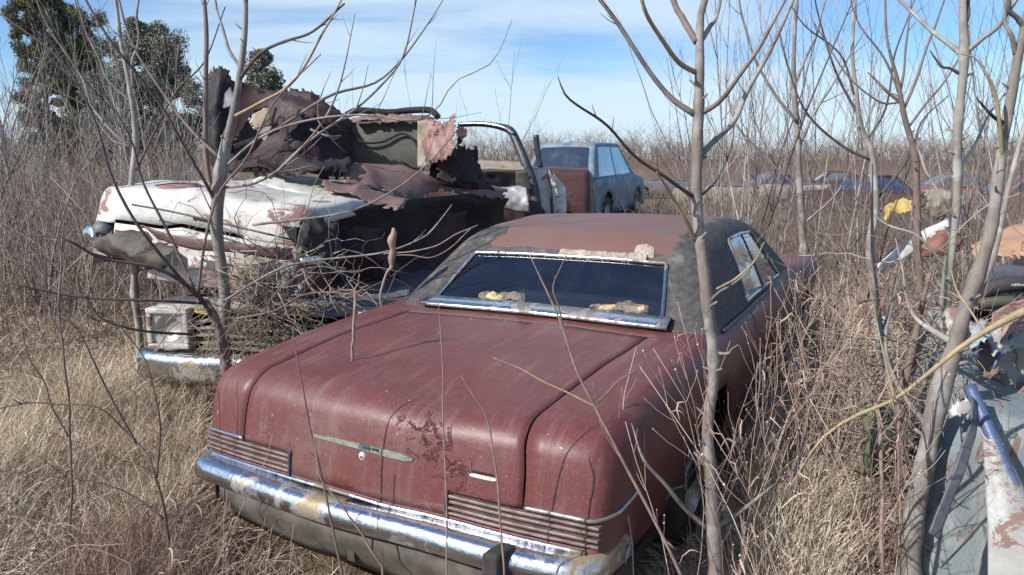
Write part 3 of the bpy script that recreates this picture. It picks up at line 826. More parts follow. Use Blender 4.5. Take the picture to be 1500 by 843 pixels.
# mossy strip along the far side of the bonnet
sheet('mossy_panel', [(395, 258, 6.3), (470, 262, 6.4), (545, 275, 6.3), (600, 292, 6.2)], [(370, 268, 5.6), (440, 284, 5.5), (520, 297, 5.6), (590, 306, 5.7)], M['white_moss'], wh, 18, 6, .012, 3, 2, bulge=.02)
sheet('folded_wing_sheet', [(495, 246, 6.3), (560, 240, 6.6), (630, 258, 6.9), (690, 266, 7.3), (742, 284, 7.6)], [(503, 268, 5.8), (545, 276, 5.9), (590, 292, 6.0), (640, 284, 6.5), (735, 296, 7.4)], M['brown_sheet'], wh, 26, 8, .025, 3, 3, bulge=.07, jag=.008)
sheet('torn_lower_sheet', [(478, 268, 5.9), (530, 274, 5.9), (575, 286, 5.9), (602, 297, 5.8)], [(470, 276, 5.6), (520, 289, 5.6), (560, 300, 5.6), (580, 309, 5.5)], M['brown_sheet'], wh, 16, 5, .015, 5, 7, bulge=.03, jag=.012)
sheet('flank_void_shade', [(436, 322, 4.85), (520, 306, 5.4), (600, 292, 6.0), (680, 282, 6.9), (744, 290, 7.6)], [(440, 442, 4.95), (520, 432, 5.5), (600, 425, 6.1), (680, 400, 6.9), (748, 345, 7.7)], M['black_sheet'], wh, 26, 10, .05, 2.2, 5, bulge=-.06)  # black sheet standing in for the shade of the open flank
sheet('inner_panel', [(436, 330, 4.9), (560, 330, 5.8), (700, 300, 7.4)], [(445, 420, 5.0), (560, 410, 5.8), (700, 380, 7.4)], M['dark_sheet'], wh, 20, 8, .10, 2.6, 9)
# stove-in front of the cabin: raised dark sheets
sheet('raised_bonnet_sheet', [(304, 120, 6.8), (320, 98, 6.8), (345, 118, 6.8), (395, 132, 6.8), (440, 141, 6.8), (500, 168, 6.8), (515, 172, 6.9)], [(304, 245, 6.5), (330, 262, 6.3), (380, 262, 6.2), (430, 262, 6.2), (470, 262, 6.3), (500, 258, 6.4), (515, 250, 6.5)], M['dark_sheet'], wh, 30, 14, .085, 1.9, 11, jag=.015)
sheet('torn_upright_sheet', [(306, 112, 6.5), (318, 96, 6.45), (336, 104, 6.5)], [(308, 245, 6.3), (322, 250, 6.2), (345, 255, 6.3)], M['black_sheet'], wh, 8, 12, .05, 3.5, 12, jag=.02)
sheet('folded_dark_sheet', [(395, 138, 6.5), (440, 140, 6.4), (500, 166, 6.4), (520, 182, 6.5)], [(385, 190, 6.3), (430, 176, 6.2), (470, 178, 6.2), (515, 186, 6.3)], M['dark_sheet'], wh, 16, 6, .04, 3, 21, bulge=.05, jag=.01)
sheet('tan_board', [(363, 175, 6.1), (392, 155, 6.1)], [(372, 190, 6.05), (398, 182, 6.05)], M['tan_sheet'], wh, 5, 5, .008, 6, 3, jag=.006)
sheet('pale_scrap', [(374, 188, 6.05), (398, 184, 6.05)], [(384, 204, 6.0), (389, 207, 6.0)], M['beige_trim'], wh, 4, 4, .008, 6, 4)
sheet('grey_scrap', [(322, 150, 6.35), (338, 128, 6.4)], [(328, 160, 6.3), (352, 152, 6.3)], M['slate'], wh, 4, 4, .012, 6, 8)
sheet('crushed_bulkhead', [(330, 235, 6.2), (400, 228, 6.1), (470, 232, 6.1), (520, 235, 6.2)], [(330, 262, 5.9), (400, 262, 5.8), (470, 262, 5.8), (520, 262, 5.9)], M['black_sheet'], wh, 20, 5, .08, 4, 13, jag=.02)
for i, (a, b) in enumerate((((330, 232, 6.2), (420, 240, 6.0)), ((345, 250, 6.0), (470, 243, 6.0)), ((420, 175, 6.2), (415, 255, 6.0)), ((455, 190, 6.1), (500, 200, 6.1)))):
    rail('bent_strut', [a, ((a[0] + b[0]) / 2 + 4, (a[1] + b[1]) / 2 + 5, a[2] - .05), b], .012, M['brown_sheet'], wh, 12, 5)
# seat back / inner panel and torn rusty end
sheet('inner_door_panel', [(510, 176, 6.9), (560, 172, 6.85), (625, 172, 6.8)], [(512, 246, 6.8), (560, 248, 6.75), (622, 250, 6.7)], M['olive_panel'], wh, 18, 10, .012, 2, 3, bulge=.05)
rail('wire_loom', [(510, 190, 6.75), (530, 208, 6.7), (560, 208, 6.7), (590, 196, 6.7), (610, 212, 6.65), (613, 240, 6.6)], .012, M['black'], wh, 30, 6)
rail('black_weatherstrip', [(508, 168, 6.85), (525, 162, 6.8), (570, 165, 6.8), (600, 162, 6.8), (630, 162, 6.75), (642, 172, 6.7)], .03, M['black'], wh, 30, 8)
sheet('panel_edge', [(612, 178, 6.6), (626, 176, 6.6)], [(612, 246, 6.55), (624, 244, 6.5)], M['beige_trim'], wh, 4, 10, .01, 5, 3)
sheet('upper_flange', [(515, 172, 6.8), (575, 170, 6.75), (640, 172, 6.7)], [(515, 180, 6.7), (575, 179, 6.68), (640, 181, 6.6)], M['brown_sheet'], wh, 14, 3, .02, 5, 14, jag=.008)
sheet('torn_rusty_sheet', [(626, 172, 6.6), (645, 178, 6.5), (658, 180, 6.5), (672, 172, 6.5)], [(628, 250, 6.5), (640, 238, 6.35), (655, 240, 6.3), (668, 222, 6.3)], M['pink_rust'], wh, 14, 14, .05, 5, 15, bulge=.05, jag=.02)
sheet('torn_rusty_flap', [(668, 184, 6.7), (682, 186, 6.7)], [(668, 215, 6.6), (684, 202, 6.6)], M['dark_sheet'], wh, 5, 6, .03, 6, 18, jag=.015)
sheet('torn_dark_sheet', [(640, 236, 6.4), (665, 216, 6.5), (692, 216, 6.6), (700, 228, 6.7)], [(640, 266, 6.4), (665, 268, 6.5), (690, 270, 6.6), (704, 262, 6.7)], M['black_sheet'], wh, 14, 8, .06, 4, 19, jag=.02)
sheet('burnt_door_inner', [(628, 240, 6.6), (660, 232, 6.7), (700, 240, 6.9)], [(628, 268, 6.6), (660, 274, 6.7), (720, 280, 7.0)], M['dark_sheet'], wh, 12, 6, .05, 4, 29)
# windscreen frame
rail('windscreen_frame', [(672, 183, 8.9), (705, 182, 8.8), (733, 186, 8.7), (748, 192, 8.65), (756, 206, 8.6), (770, 240, 8.5), (780, 270, 8.45), (785, 300, 8.4)], [.03, .032, .034, .05, .055, .06, .065, .06], M['dark_frame'], wh, 44, 8)
rail('bright_frame_edge', [(672, 182, 8.85), (705, 181, 8.75), (735, 186, 8.62), (752, 196, 8.56)], .018, M['chrome'], wh, 30, 6)
rail('quarter_post', [(785, 198, 8.5), (787, 218, 8.5), (792, 246, 8.5)], [.035, .04, .03], M['dark_frame'], wh, 14, 8)
sheet('dashboard_top', [(690, 234, 8.8), (730, 237, 8.7), (770, 240, 8.6)], [(688, 250, 8.4), (730, 250, 8.4), (770, 252, 8.4)], M['beige_trim'], wh, 10, 4, .02, 3, 6)
sheet('dashboard_face', [(690, 250, 8.4), (730, 250, 8.4), (772, 250, 8.4)], [(690, 275, 8.4), (730, 275, 8.4), (776, 310, 8.4)], M['black_sheet'], wh, 10, 6, .05, 3, 16)
sheet('olive_dash_end', [(755, 252, 8.3), (772, 250, 8.3)], [(757, 274, 8.3), (778, 280, 8.3)], M['olive_panel'], wh, 5, 5, .03, 5, 26)
sheet('bare_metal_tank', [(732, 275, 8.0), (755, 272, 8.0), (772, 276, 8.0)], [(738, 308, 7.9), (755, 312, 7.9), (775, 312, 7.9)], M['silver'], wh, 8, 8, .04, 5, 33, bulge=.06)
sheet('sill_sheet', [(735, 290, 8.0), (790, 300, 8.2)], [(735, 325, 7.9), (800, 325, 8.1)], M['dark_sheet'], wh, 8, 5, .05, 4, 36)
sheet('door_skin', [(783, 250, 8.7), (800, 246, 8.7), (812, 258, 8.7)], [(786, 325, 8.6), (806, 325, 8.6), (826, 322, 8.6)], M['white'], wh, 8, 10, .03, 4, 38, bulge=.05, jag=.01)
sheet('door_edge', [(812, 256, 8.7), (820, 268, 8.75), (828, 276, 8.8)], [(812, 322, 8.6), (820, 322, 8.6), (829, 322, 8.6)], M['white_moss'], wh, 6, 8, .02, 4, 39)
rail('door_pillar', [(800, 250, 8.5), (806, 275, 8.5), (810, 318, 8.5)], .02, M['dark_frame'], wh, 12, 6)
# crumpled bumper and valance under the nose
sheet('crumpled_valance', [(146, 346, 5.1), (180, 338, 4.95), (220, 345, 4.85), (262, 362, 4.78)], [(160, 372, 5.15), (200, 388, 4.95), (235, 396, 4.8), (258, 392, 4.78)], M['valance'], wh, 16, 8, .035, 5, 41, bulge=.05, jag=.01)
sheet('bent_bumper', [(205, 336, 4.8), (270, 348, 4.72), (340, 362, 4.66), (430, 368, 4.6)], [(232, 350, 4.75), (280, 364, 4.66), (345, 374, 4.6), (432, 382, 4.55)], M['brown_sheet'], wh, 22, 5, .02, 4, 42, bulge=.06)
sheet('chrome_bumper_end', [(126, 334, 5.25), (134, 330, 5.2), (142, 342, 5.15)], [(132, 350, 5.25), (138, 353, 5.2), (146, 352, 5.15)], M['chrome'], wh, 6, 5, .008, 4, 43, bulge=.03)
sheet('torn_wing_scrap', [(440, 330, 4.7), (462, 318, 4.7), (490, 330, 4.8)], [(446, 372, 4.6), (470, 380, 4.6), (500, 372, 4.7)], M['black_sheet'], wh, 8, 6, .06, 5, 44, jag=.02)
rail('nose_strip', [(194, 300, 4.98), (260, 312, 4.80), (354, 334, 4.62), (430, 352, 4.5)], .007, M['dark_frame'], wh, 24, 5)

# ------------------------------------------------------------------ lower wreck that carries it
lw = empty('crushed_front_wreck', 'low crushed car with one square headlight and a chrome bumper, under the white wreck', 'car', (-1.62, 4.74, 0), (0, 0, -.10))
def warp_l(p):
    x, y, z = p; t = clamp((z - .2) / .62)
    v = Vector((x * (1 - .05 * t), y + .05 * t * max(0, 1 - y), z + .03 * t * (1 - x * x)))
    return crumple(v, .025, 2, 8)
ls = Shell((-.95, .95), (0, 4.4), (.2, .80), .09, warp_l, .09, ex=(-.88, -.62, .62, .88), ez=(.53, .74, .38))
def cls_l(side, x, y, z):
    if side == 'rear':
        if .62 < abs(x) < .88 and .53 < z < .74: return None
        if abs(x) < .62 and .40 < z < .72: return None
        return 'front_panel'
    if side == 'top': return 'bonnet'
    if side in ('left', 'right'): return None if (y - .9) ** 2 + (z - .25) ** 2 < .13 else 'wing'
    return 'wing'
for k, (V, F) in ls.parts(cls_l).items():
    mesh_py(k, V, F, {'front_panel': M['beige_trim'], 'bonnet': M['slate'], 'wing': M['slate']}[k], lw, True, .006)
mb = MB(); mb.box(-.88, .88, .12, 4.2, .2, .6); mb.build('engine_bay', M['black'], lw)
for sx in (-1, 1):
    mb = MB(); c0, c1 = sorted((sx * .60, sx * .90)); mb.box(c0, c1, -.05, .04, .735, .775); mb.box(c0, c1, -.05, .04, .49, .525); mb.box(c0, c0 + .035, -.048, .04, .525, .735); mb.box(c1 - .035, c1, -.048, .04, .525, .735); hb = mb.build('headlight_bezel', M['white'], lw, False, .01)
    mb = MB(); mb.lathe([(0, -.015), (.05, -.01), (.085, .012), (.093, .025), (.10, .02), (.115, .03), (.16, .02)], ((c0 + c1) / 2, .0, .63), (0, -1, 0), 28); mb.build('headlight', M['silver'], hb, True)
for k in range(6):
    mb = MB(); mb.box(-.6, .6, .0, .05, .42 + k * .05, .435 + k * .05, lambda p: crumple(p, .02, 3, k), 10); mb.build('grille_bar', M['beige_trim'], lw)
mb = MB(); mb.sweep([(x, -.12 + .1 * abs(x) ** 3, 0, -1) for x in np.linspace(-1.0, .95, 22)], [(-.04, .27), (.01, .27), (.035, .32), (.02, .365), (.035, .41), (.01, .46), (-.05, .47), (-.05, .46), (.0, .44), (.0, .29), (-.04, .28)])
for v in mb.V: v.z += .015 * noise.noise(Vector((v.x * 2, 0, 9))); v.y += .03 * noise.noise(Vector((v.x * 1.5, 3, 9)))
lb = mb.build('bumper', M['chrome'], lw, True)
sheet('yellow_scrap', [(284, 452, 4.75), (320, 458, 4.7)], [(288, 458, 4.65), (318, 466, 4.62)], M['yellow'], lw, 6, 3, .01, 6, 3)
sheet('bent_blue_wing', [(455, 440, 4.9), (520, 430, 5.1), (600, 420, 5.4)], [(462, 468, 4.6), (520, 462, 4.75), (600, 440, 5.0)], M['slate'], lw, 14, 5, .02, 4, 46, bulge=.03)
sheet('red_brown_wing_tip', [(432, 392, 4.6), (455, 384, 4.6), (482, 392, 4.65)], [(440, 426, 4.5), (462, 432, 4.5), (482, 424, 4.6)], M['brown_car'], lw, 8, 6, .02, 6, 47, bulge=.06)
sheet('chrome_scrap', [(436, 382, 4.55), (470, 378, 4.6)], [(444, 392, 4.5), (474, 388, 4.55)], M['chrome'], lw, 6, 4, .01, 6, 48, bulge=.03)
sheet('white_plate_scrap', [(276, 374, 4.6), (298, 378, 4.58)], [(277, 394, 4.6), (297, 393, 4.58)], M['white'], lw, 4, 4, .006, 6, 49)
for s_, (a, b) in enumerate((((340, 385, 4.55), (430, 410, 4.5)), ((350, 420, 4.5), (470, 400, 4.6)), ((300, 400, 4.6), (370, 430, 4.5)))):
    sheet('crumpled_scrap', [a, ((a[0] + b[0]) / 2, a[1] - 8, a[2]), (b[0], b[1] - 12, b[2])], [(a[0] + 6, a[1] + 26, a[2] - .08), ((a[0] + b[0]) / 2, a[1] + 28, a[2] - .08), (b[0] - 8, b[1] + 20, b[2] - .06)], M[('beige_trim', 'slate', 'brown_sheet')[s_]], lw, 10, 7, .04, 5, 50 + s_, jag=.015)

# ------------------------------------------------------------------ behind: brown hulk, pale blue hatchback on a flattened car
junk_car('flattened dark wreck hidden beneath the pale blue hatchback', (.95, 13.9, 0), (0, 0, -.42), 4.4, 1.75, .15, .62, None, (1, 3.2), M['slate'], name='flattened_wreck', dent=.08, seed=12)
bh, _s = junk_car('pale blue hatchback with red tail lights and dark framed rear window, raised on a wreck', (.86, 13.85, .66), (.02, 0, -.42), 4.0, 1.66, .10, .80, 1.50, (.05, 3.0), M['blue_grey'], M['blue_grey'], dent=.012, seed=3, slope=(.50, .8), step=.12)
mb = MB(); mb.box(-.8, .8, -.10, .02, .20, .36, None, 8); mb.build('bumper', M['rubber'], bh, False, .03)
junk_car('brown rusty hulk with open wheel arch, beside the pale blue hatchback', (1.22, 10.6, .55), (0, .03, 1.40), 3.0, 1.5, .18, 1.10, None, (1.3, 2.2), M['brown_car'], name='brown_hulk', dent=.03, seed=5)
junk_car('flattened slate grey wreck under the brown hulk', (1.15, 10.75, 0), (0, 0, 1.45), 3.0, 1.5, .12, .66, None, (1.3, 2.2), M['slate'], name='flattened_wreck', dent=.06, seed=6)

# ------------------------------------------------------------------ junk at the right edge of the picture
cr, _s = junk_car('crumpled pale blue and white car body with a blue rail, beside the forked tree', (2.16, 2.10, -.10), (0, .15, -.50), 2.6, 1.75, .06, .86, None, (.45, 2.2), M['streaked'], name='crushed_blue_car', dent=.05, seed=21, wheels=False, lights=False, step=.07)
def S_(*a, **k): return sheet(*a, **k)
S_('leaning_panel', [(1432, 578, 2.42), (1452, 620, 2.33), (1510, 745, 2.2)], [(1448, 880, 2.1), (1500, 880, 2.07), (1600, 880, 2.0)], M['junk_white'], cr, 14, 20, .018, 2.6, 62, bulge=.04)
S_('torn_edge', [(1384, 600, 2.44), (1400, 588, 2.42), (1432, 574, 2.42)], [(1388, 618, 2.42), (1402, 612, 2.40), (1436, 600, 2.40)], M['silver'], cr, 10, 4, .02, 5, 60, jag=.012)
S_('torn_inner_panel', [(1445, 500, 2.8), (1480, 478, 2.8), (1540, 460, 2.8)], [(1450, 600, 2.65), (1490, 630, 2.6), (1560, 700, 2.55)], M['junk_blue'], cr, 14, 14, .07, 3.6, 63, jag=.02)
S_('hanging_white_panel', [(1458, 600, 2.66), (1500, 560, 2.7), (1560, 540, 2.7)], [(1470, 690, 2.6), (1520, 740, 2.55), (1570, 740, 2.55)], M['junk_white'], cr, 12, 12, .05, 3.6, 64)
S_('tan_scrap', [(1460, 455, 2.85), (1490, 440, 2.85), (1530, 430, 2.85)], [(1462, 485, 2.8), (1490, 492, 2.8), (1530, 510, 2.8)], M['pink_rust'], cr, 10, 6, .04, 4, 65)
S_('trunk_shadow_strip', [(1420, 580, 2.36), (1428, 592, 2.36)], [(1362, 780, 2.18), (1376, 790, 2.18)], M['slate'], cr, 4, 14, .012, 4, 66, bulge=.02)  # dark sheet laid as the cast shadow of the forked tree's trunk
rail('blue_rail', [(1420, 566, 2.42), (1445, 622, 2.32), (1478, 698, 2.22), (1520, 790, 2.12)], .021, M['tube_blue'], cr, 24, 10)
rail('thin_blue_rail', [(1520, 455, 2.75), (1475, 500, 2.7), (1455, 540, 2.68)], .008, M['tube_blue'], cr, 16, 6)
rail('loose_cable', [(1380, 830, 2.15), (1420, 790, 2.15), (1460, 745, 2.2), (1500, 728, 2.2), (1530, 722, 2.2)], .0035, M['rubber'], cr, 24, 5, .002)
for i in range(7):
    a = (1380 + i * 17, 470 + (i * 37) % 60, 2.75); S_('crumpled_scrap', [a, (a[0] + 30, a[1] - 14, a[2])], [(a[0] + 6, a[1] + 34, a[2] - .1), (a[0] + 34, a[1] + 26, a[2] - .12)], M[('junk_white', 'slate', 'junk_blue', 'brown_sheet', 'silver', 'pink_rust', 'beige_trim')[i]], cr, 6, 6, .04, 6, 70 + i, jag=.012)
# dark car with a black tyre-like rim behind it
dk = empty('tan_wreck', 'tan and grey wrecked car with a black opening, beyond the pale blue body', 'car', (3.3, 4.3, 0))
S_('tan_roof', [(1428, 372, 4.6), (1462, 340, 4.6), (1520, 318, 4.6)], [(1440, 396, 4.3), (1470, 388, 4.2), (1540, 396, 4.1)], M['tan_car'], dk, 14, 8, .05, 2.2, 81, bulge=.05, jag=.015)
S_('grey_flank', [(1440, 394, 4.2), (1480, 388, 4.2), (1540, 400, 4.2)], [(1440, 420, 4.1), (1480, 414, 4.1), (1540, 420, 4.1)], M['slate'], dk, 12, 6, .02, 3, 82, bulge=.05)
rail('black_rim', [(1436, 432, 4.1), (1460, 420, 4.05), (1500, 416, 4.0), (1550, 424, 4.0)], .045, M['rubber'], dk, 24, 10)
rail('green_sill', [(1436, 446, 4.0), (1480, 442, 3.98), (1550, 444, 3.98)], .035, M['olive_panel'], dk, 20, 8)
for i in range(9):
    q = at(1482 + i * 4.2, 417.5 + .06 * i, 3.945) - Vector(dk.location); mb = MB(); mb.box(q.x, q.x + .009, q.y - .004, q.y, q.z - .005, q.z + .005 + .002 * (i % 3)); mb.build('letter', M['badge'], dk)
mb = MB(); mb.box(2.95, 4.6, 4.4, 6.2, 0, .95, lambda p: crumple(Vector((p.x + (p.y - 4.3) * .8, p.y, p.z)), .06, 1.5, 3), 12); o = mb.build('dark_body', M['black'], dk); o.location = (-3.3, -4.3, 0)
S_('lower_flank', [(1432, 470, 4.1), (1480, 474, 4.0), (1560, 478, 4.0)], [(1432, 560, 4.0), (1480, 570, 3.9), (1560, 580, 3.9)], M['brown_car'], dk, 12, 8, .04, 3, 83)
# loose panels lying about
o = sheet('bent_white_panel', [(1284, 388, 6.4), (1330, 352, 6.5), (1385, 322, 6.6)], [(1288, 403, 6.3), (1335, 372, 6.35), (1392, 334, 6.45)], M['white'], None, 16, 5, .012, 3, 91, bulge=.05); tag(o, 'long bent white body panel lying aslant in the brush, above the rusty curved scrap', 'car panel')
o = sheet('rusty_curved_scrap', [(1346, 364, 6.2), (1372, 340, 6.2), (1398, 344, 6.3)], [(1352, 374, 6.1), (1378, 378, 6.1), (1402, 372, 6.2)], M['rust_orange'], None, 10, 8, .04, 4, 92, bulge=.06, jag=.015); tag(o, 'curved orange rusty scrap at the low end of the white panel', 'scrap metal')
o = sheet('yellow_wing', [(1292, 312, 10.2), (1300, 298, 10.2), (1318, 294, 10.2), (1334, 300, 10.2)], [(1296, 324, 10.0), (1308, 314, 10.0), (1320, 316, 10.0), (1334, 312, 10.0)], M['yellow'], None, 12, 7, .05, 4, 93, bulge=.05, jag=.02); tag(o, 'curved yellow car wing lying in the brown brush', 'car panel')
o = sheet('grey_tank', [(1346, 284, 9.0), (1372, 276, 9.0), (1396, 284, 9.0)], [(1352, 316, 8.8), (1375, 324, 8.8), (1398, 316, 8.8)], M['beige_trim'], None, 10, 8, .06, 3, 94, bulge=.06, jag=.02); tag(o, 'dull beige rounded sheet between bare trunks, above the white panel', 'scrap metal')
o = sheet('teal_panel', [(1278, 470, 3.9), (1296, 462, 3.9)], [(1278, 520, 3.8), (1298, 522, 3.8)], M['teal'], None, 6, 8, .015, 4, 95, bulge=.05); tag(o, 'small pale teal panel standing upright in dry grass', 'scrap metal')
o = sheet('green_drum', [(1254, 600, 3.05), (1272, 590, 3.0), (1300, 592, 3.05)], [(1250, 690, 2.95), (1272, 700, 2.9), (1302, 694, 2.95)], M['green'], None, 12, 10, .02, 3, 96, bulge=.12); tag(o, 'mossy green rounded panel at the foot of the forked tree', 'scrap metal')
o = sheet('pink_scrap', [(1318, 446, 4.6), (1345, 436, 4.6), (1362, 450, 4.6)], [(1322, 478, 4.5), (1345, 484, 4.5), (1362, 476, 4.5)], M['pink_rust'], None, 8, 6, .05, 4, 97, bulge=.05); tag(o, 'crumpled pinkish rusty scrap among grass left of the forked tree', 'scrap metal')

# ------------------------------------------------------------------ cars parked far across the field
far = [  # px, y distance, yaw, L, W, paint, cabin?, label
    (1072, 27, 1.45, 4.4, 1.7, 'beige_trim', 0, 'roofless pale wreck far off, first right of the front sapling'),
    (1125, 33, 1.6, 4.8, 1.8, 'slate', 1, 'grey wreck far off beside the roofless pale wreck'),
    (1168, 28, 1.5, 4.4, 1.7, 'junk_white', 0, 'scraped white low wreck far off in the brown brush'),
    (1225, 36, 1.3, 4.6, 1.8, 'brown_car', 1, 'brown wreck far off behind bare saplings'),
    (1312, 21, .5, 4.8, 1.9, 'dark_sheet', 1, 'dark burnt red car behind the yellow wing'),
    (1400, 28, 1.4, 4.6, 1.8, 'slate', 1, 'dark grey wreck behind the silvery trunk'),
    (1436, 24, 1.35, 4.6, 1.8, 'red', 0, 'bright red wreck far off between the two right trunks'),
    (1500, 22, 1.5, 4.4, 1.8, 'brown_sheet', 1, 'rusty brown car far off at the right edge'),
    (985, 36, 1.3, 4.6, 1.8, 'slate', 0, 'dark low hulk far off right of the pale blue hatchback'),
]
M['red'] = paint('bright_red_paint', (.42, .03, .05), (.30, .04, .05), rough=.4)
for i, (px, Y, yaw, L_, W_, mt, cab, lab) in enumerate(far):
    x = (px - 750) / FPX * Y * 1.0; cx = x + math.sin(yaw) * L_ / 2 * 1.0
    junk_car(lab, (cx, Y, terr(cx, Y)), (0, 0, yaw), L_, W_, .2, .88, 1.4 if cab else None, (1.2, 3.3), M[mt], M['red'] if mt == 'red' else M[mt], 'cars parked far across the field', dent=.03, seed=i, step=.3, rims=False)
0 and sheet('faded_maroon_wreck', [(0, 258, 9), (30, 256, 9), (50, 262, 9)], [(0, 292, 8.8), (30, 296, 8.8), (52, 290, 8.8)], M['dark_sheet'], None, 8, 6, .05, 3, 99, bulge=.1)
# ------------------------------------------------------------------ bare saplings
def rv(rg, s): return rg.normal(0, s, 3)
def twigs(rg, pts, rad, depth, dens, Lk, up=.35, spread=.9, kmin=.25, K=6):
    """side shoots along a line; returns lists of (pts, rad)"""
    out = []
    pts = np.asarray(pts); n = len(pts)
    length = np.linalg.norm(np.diff(pts, axis=0), axis=1).sum()
    cnt = max(1, int(length * dens * rg.uniform(.7, 1.3)))
    for _ in range(cnt):
        t = rg.uniform(kmin, .97); k = min(int(t * (n - 1)), n - 2); u = t * (n - 1) - k
        p = pts[k] * (1 - u) + pts[k + 1] * u; r = rad[k] * (1 - u) + rad[k + 1] * u
        d = pts[k + 1] - pts[k]; d /= np.linalg.norm(d) + 1e-9
        side = rg.normal(0, 1, 3); side -= d * side.dot(d); side /= np.linalg.norm(side) + 1e-9
        dr = d * rg.uniform(.5, 1.0) + side * spread * rg.uniform(.6, 1.1); dr[2] += up * rg.uniform(.2, 1); dr /= np.linalg.norm(dr)
        L = length * Lk * rg.uniform(.35, 1) * (1.15 - .6 * t); r0 = max(.0011, min(r * .62, L * .016 + .001))
        q = [p]; dd = dr.copy()
        for s_ in range(K - 1):
            dd = dd + rv(rg, .065); dd[2] += up * .16; dd /= np.linalg.norm(dd); q.append(q[-1] + dd * L / (K - 1))
        q = np.array(q); rr_ = np.linspace(r0, r0 * .3, K)
        out.append((q, rr_))
        if depth > 1 and L > .12: out += twigs(rg, q, rr_, depth - 1, dens * 1.5, Lk * .85, up, spread, .2, K)
    return out

def poly(pts, Y0, n, jit, seed):
    """photo pixels + distance -> smooth line in metres. pts (px, py, radius px[, distance offset])"""
    P = []; R = []
    for a in pts:
        Y = Y0 + (a[3] if len(a) > 3 else 0); P.append(tuple(at(a[0], a[1], Y))); R.append(a[2] * Y / FPX)
    L = smooth_line(P, n, jit, seed)
    d = np.concatenate([[0], np.cumsum(np.linalg.norm(np.diff(np.array(P), axis=0), axis=1))])
    rr_ = np.interp(np.linspace(0, 1, n), d / d[-1], R)
    return L, rr_

def both(name, main, sides, fine, mat, parent):
    V, F = tubes_arrays(main, sides)
    if fine: V2, F2 = tubes_arrays(fine, 4); F = F + [f + len(V) for f in F2]; V = np.concatenate([V, V2])
    return mesh_np(name, V, F, mat, parent, True)
def sapling(label, Y, trunk, limbs, mat, lmat=None, dens=2.2, depth=2, seed=1, Lk=.42, group=None, name='bare_sapling', knots=True, up=.35):
    rg = np.random.default_rng(seed)
    trunk = [(q[0], q[1], q[2] * .92) + tuple(q[3:]) for q in trunk]
    L, R = poly(trunk, Y, 46, (.0035 if knots else .0012) * Y / 3, seed)
    base = L[0] if L[0][2] < L[-1][2] else L[-1]
    if L[0][2] > L[-1][2]: L, R = L[::-1], R[::-1]
    # carry the trunk down into the ground
    gz = terr(L[0][0], L[0][1])
    if L[0][2] > gz - .02:
        k = 8; ext = np.array([[L[0][0], L[0][1], z] for z in np.linspace(gz - .08, L[0][2], k, endpoint=False)]); L = np.vstack([ext, L]); R = np.concatenate([np.full(k, R[0]) * np.linspace(1.25, 1, k), R])
    if knots:
        for _ in range(7):
            c = rg.integers(4, len(R) - 2); R[c] *= rg.uniform(1.10, 1.28); R[c - 1] *= 1.05
    R = R * (1 + rg.normal(0, .03, len(R)))
    root = empty(name, label, 'tree', (L[0][0], L[0][1], gz), (0, 0, 0), group)
    o_ = np.array([L[0][0], L[0][1], gz])
    lm = M[lmat or mat]
    for i, a in enumerate(limbs):
        m_ = lm
        if isinstance(a[0], str): m_ = M[a[0]]; a = a[1:]
        a = [(q[0], q[1], q[2] * .76) + tuple(q[3:]) for q in a]; e = a[-1]
        if 5 < e[0] < 1495 and e[1] > 5: a[-1] = (e[0], e[1], min(e[2], .7)) + tuple(e[3:])
        l, r = poly(a, Y, 26, .0026 * Y / 3, seed * 31 + i); r = r * (1 + np.abs(rg.normal(0, .05, len(r))))
        if np.linalg.norm(np.diff(l, axis=0), axis=1).sum() > .05:
            own = twigs(rg, l, r, depth, dens, Lk, up) if dens else []
            both('limb', [(l - o_, r)], 7, [(q - o_, w_) for q, w_ in own], m_, root)
    own = twigs(rg, L[14:], R[14:] * .6, depth, dens * .45, Lk * .35, up, 1.0) if dens and len(L) > 12 else []
    if knots:
        for _ in range(16):
            c = int(rg.integers(8, len(R) - 4)); a_ = rg.uniform(0, 6.28); dd = np.array([math.cos(a_), math.sin(a_), rg.uniform(.2, .9)]); Ls = rg.uniform(.012, .045) + R[c]
            own.append((L[c] + dd * Ls * np.linspace(0, 1, 4)[:, None], np.maximum(R[c] * .28, .0015) * np.array([1.3, 1, .9, .7])))
    both('trunk', [(L - o_, R)], 10, [(q - o_, w_) for q, w_ in own], M[mat], root)
    return root

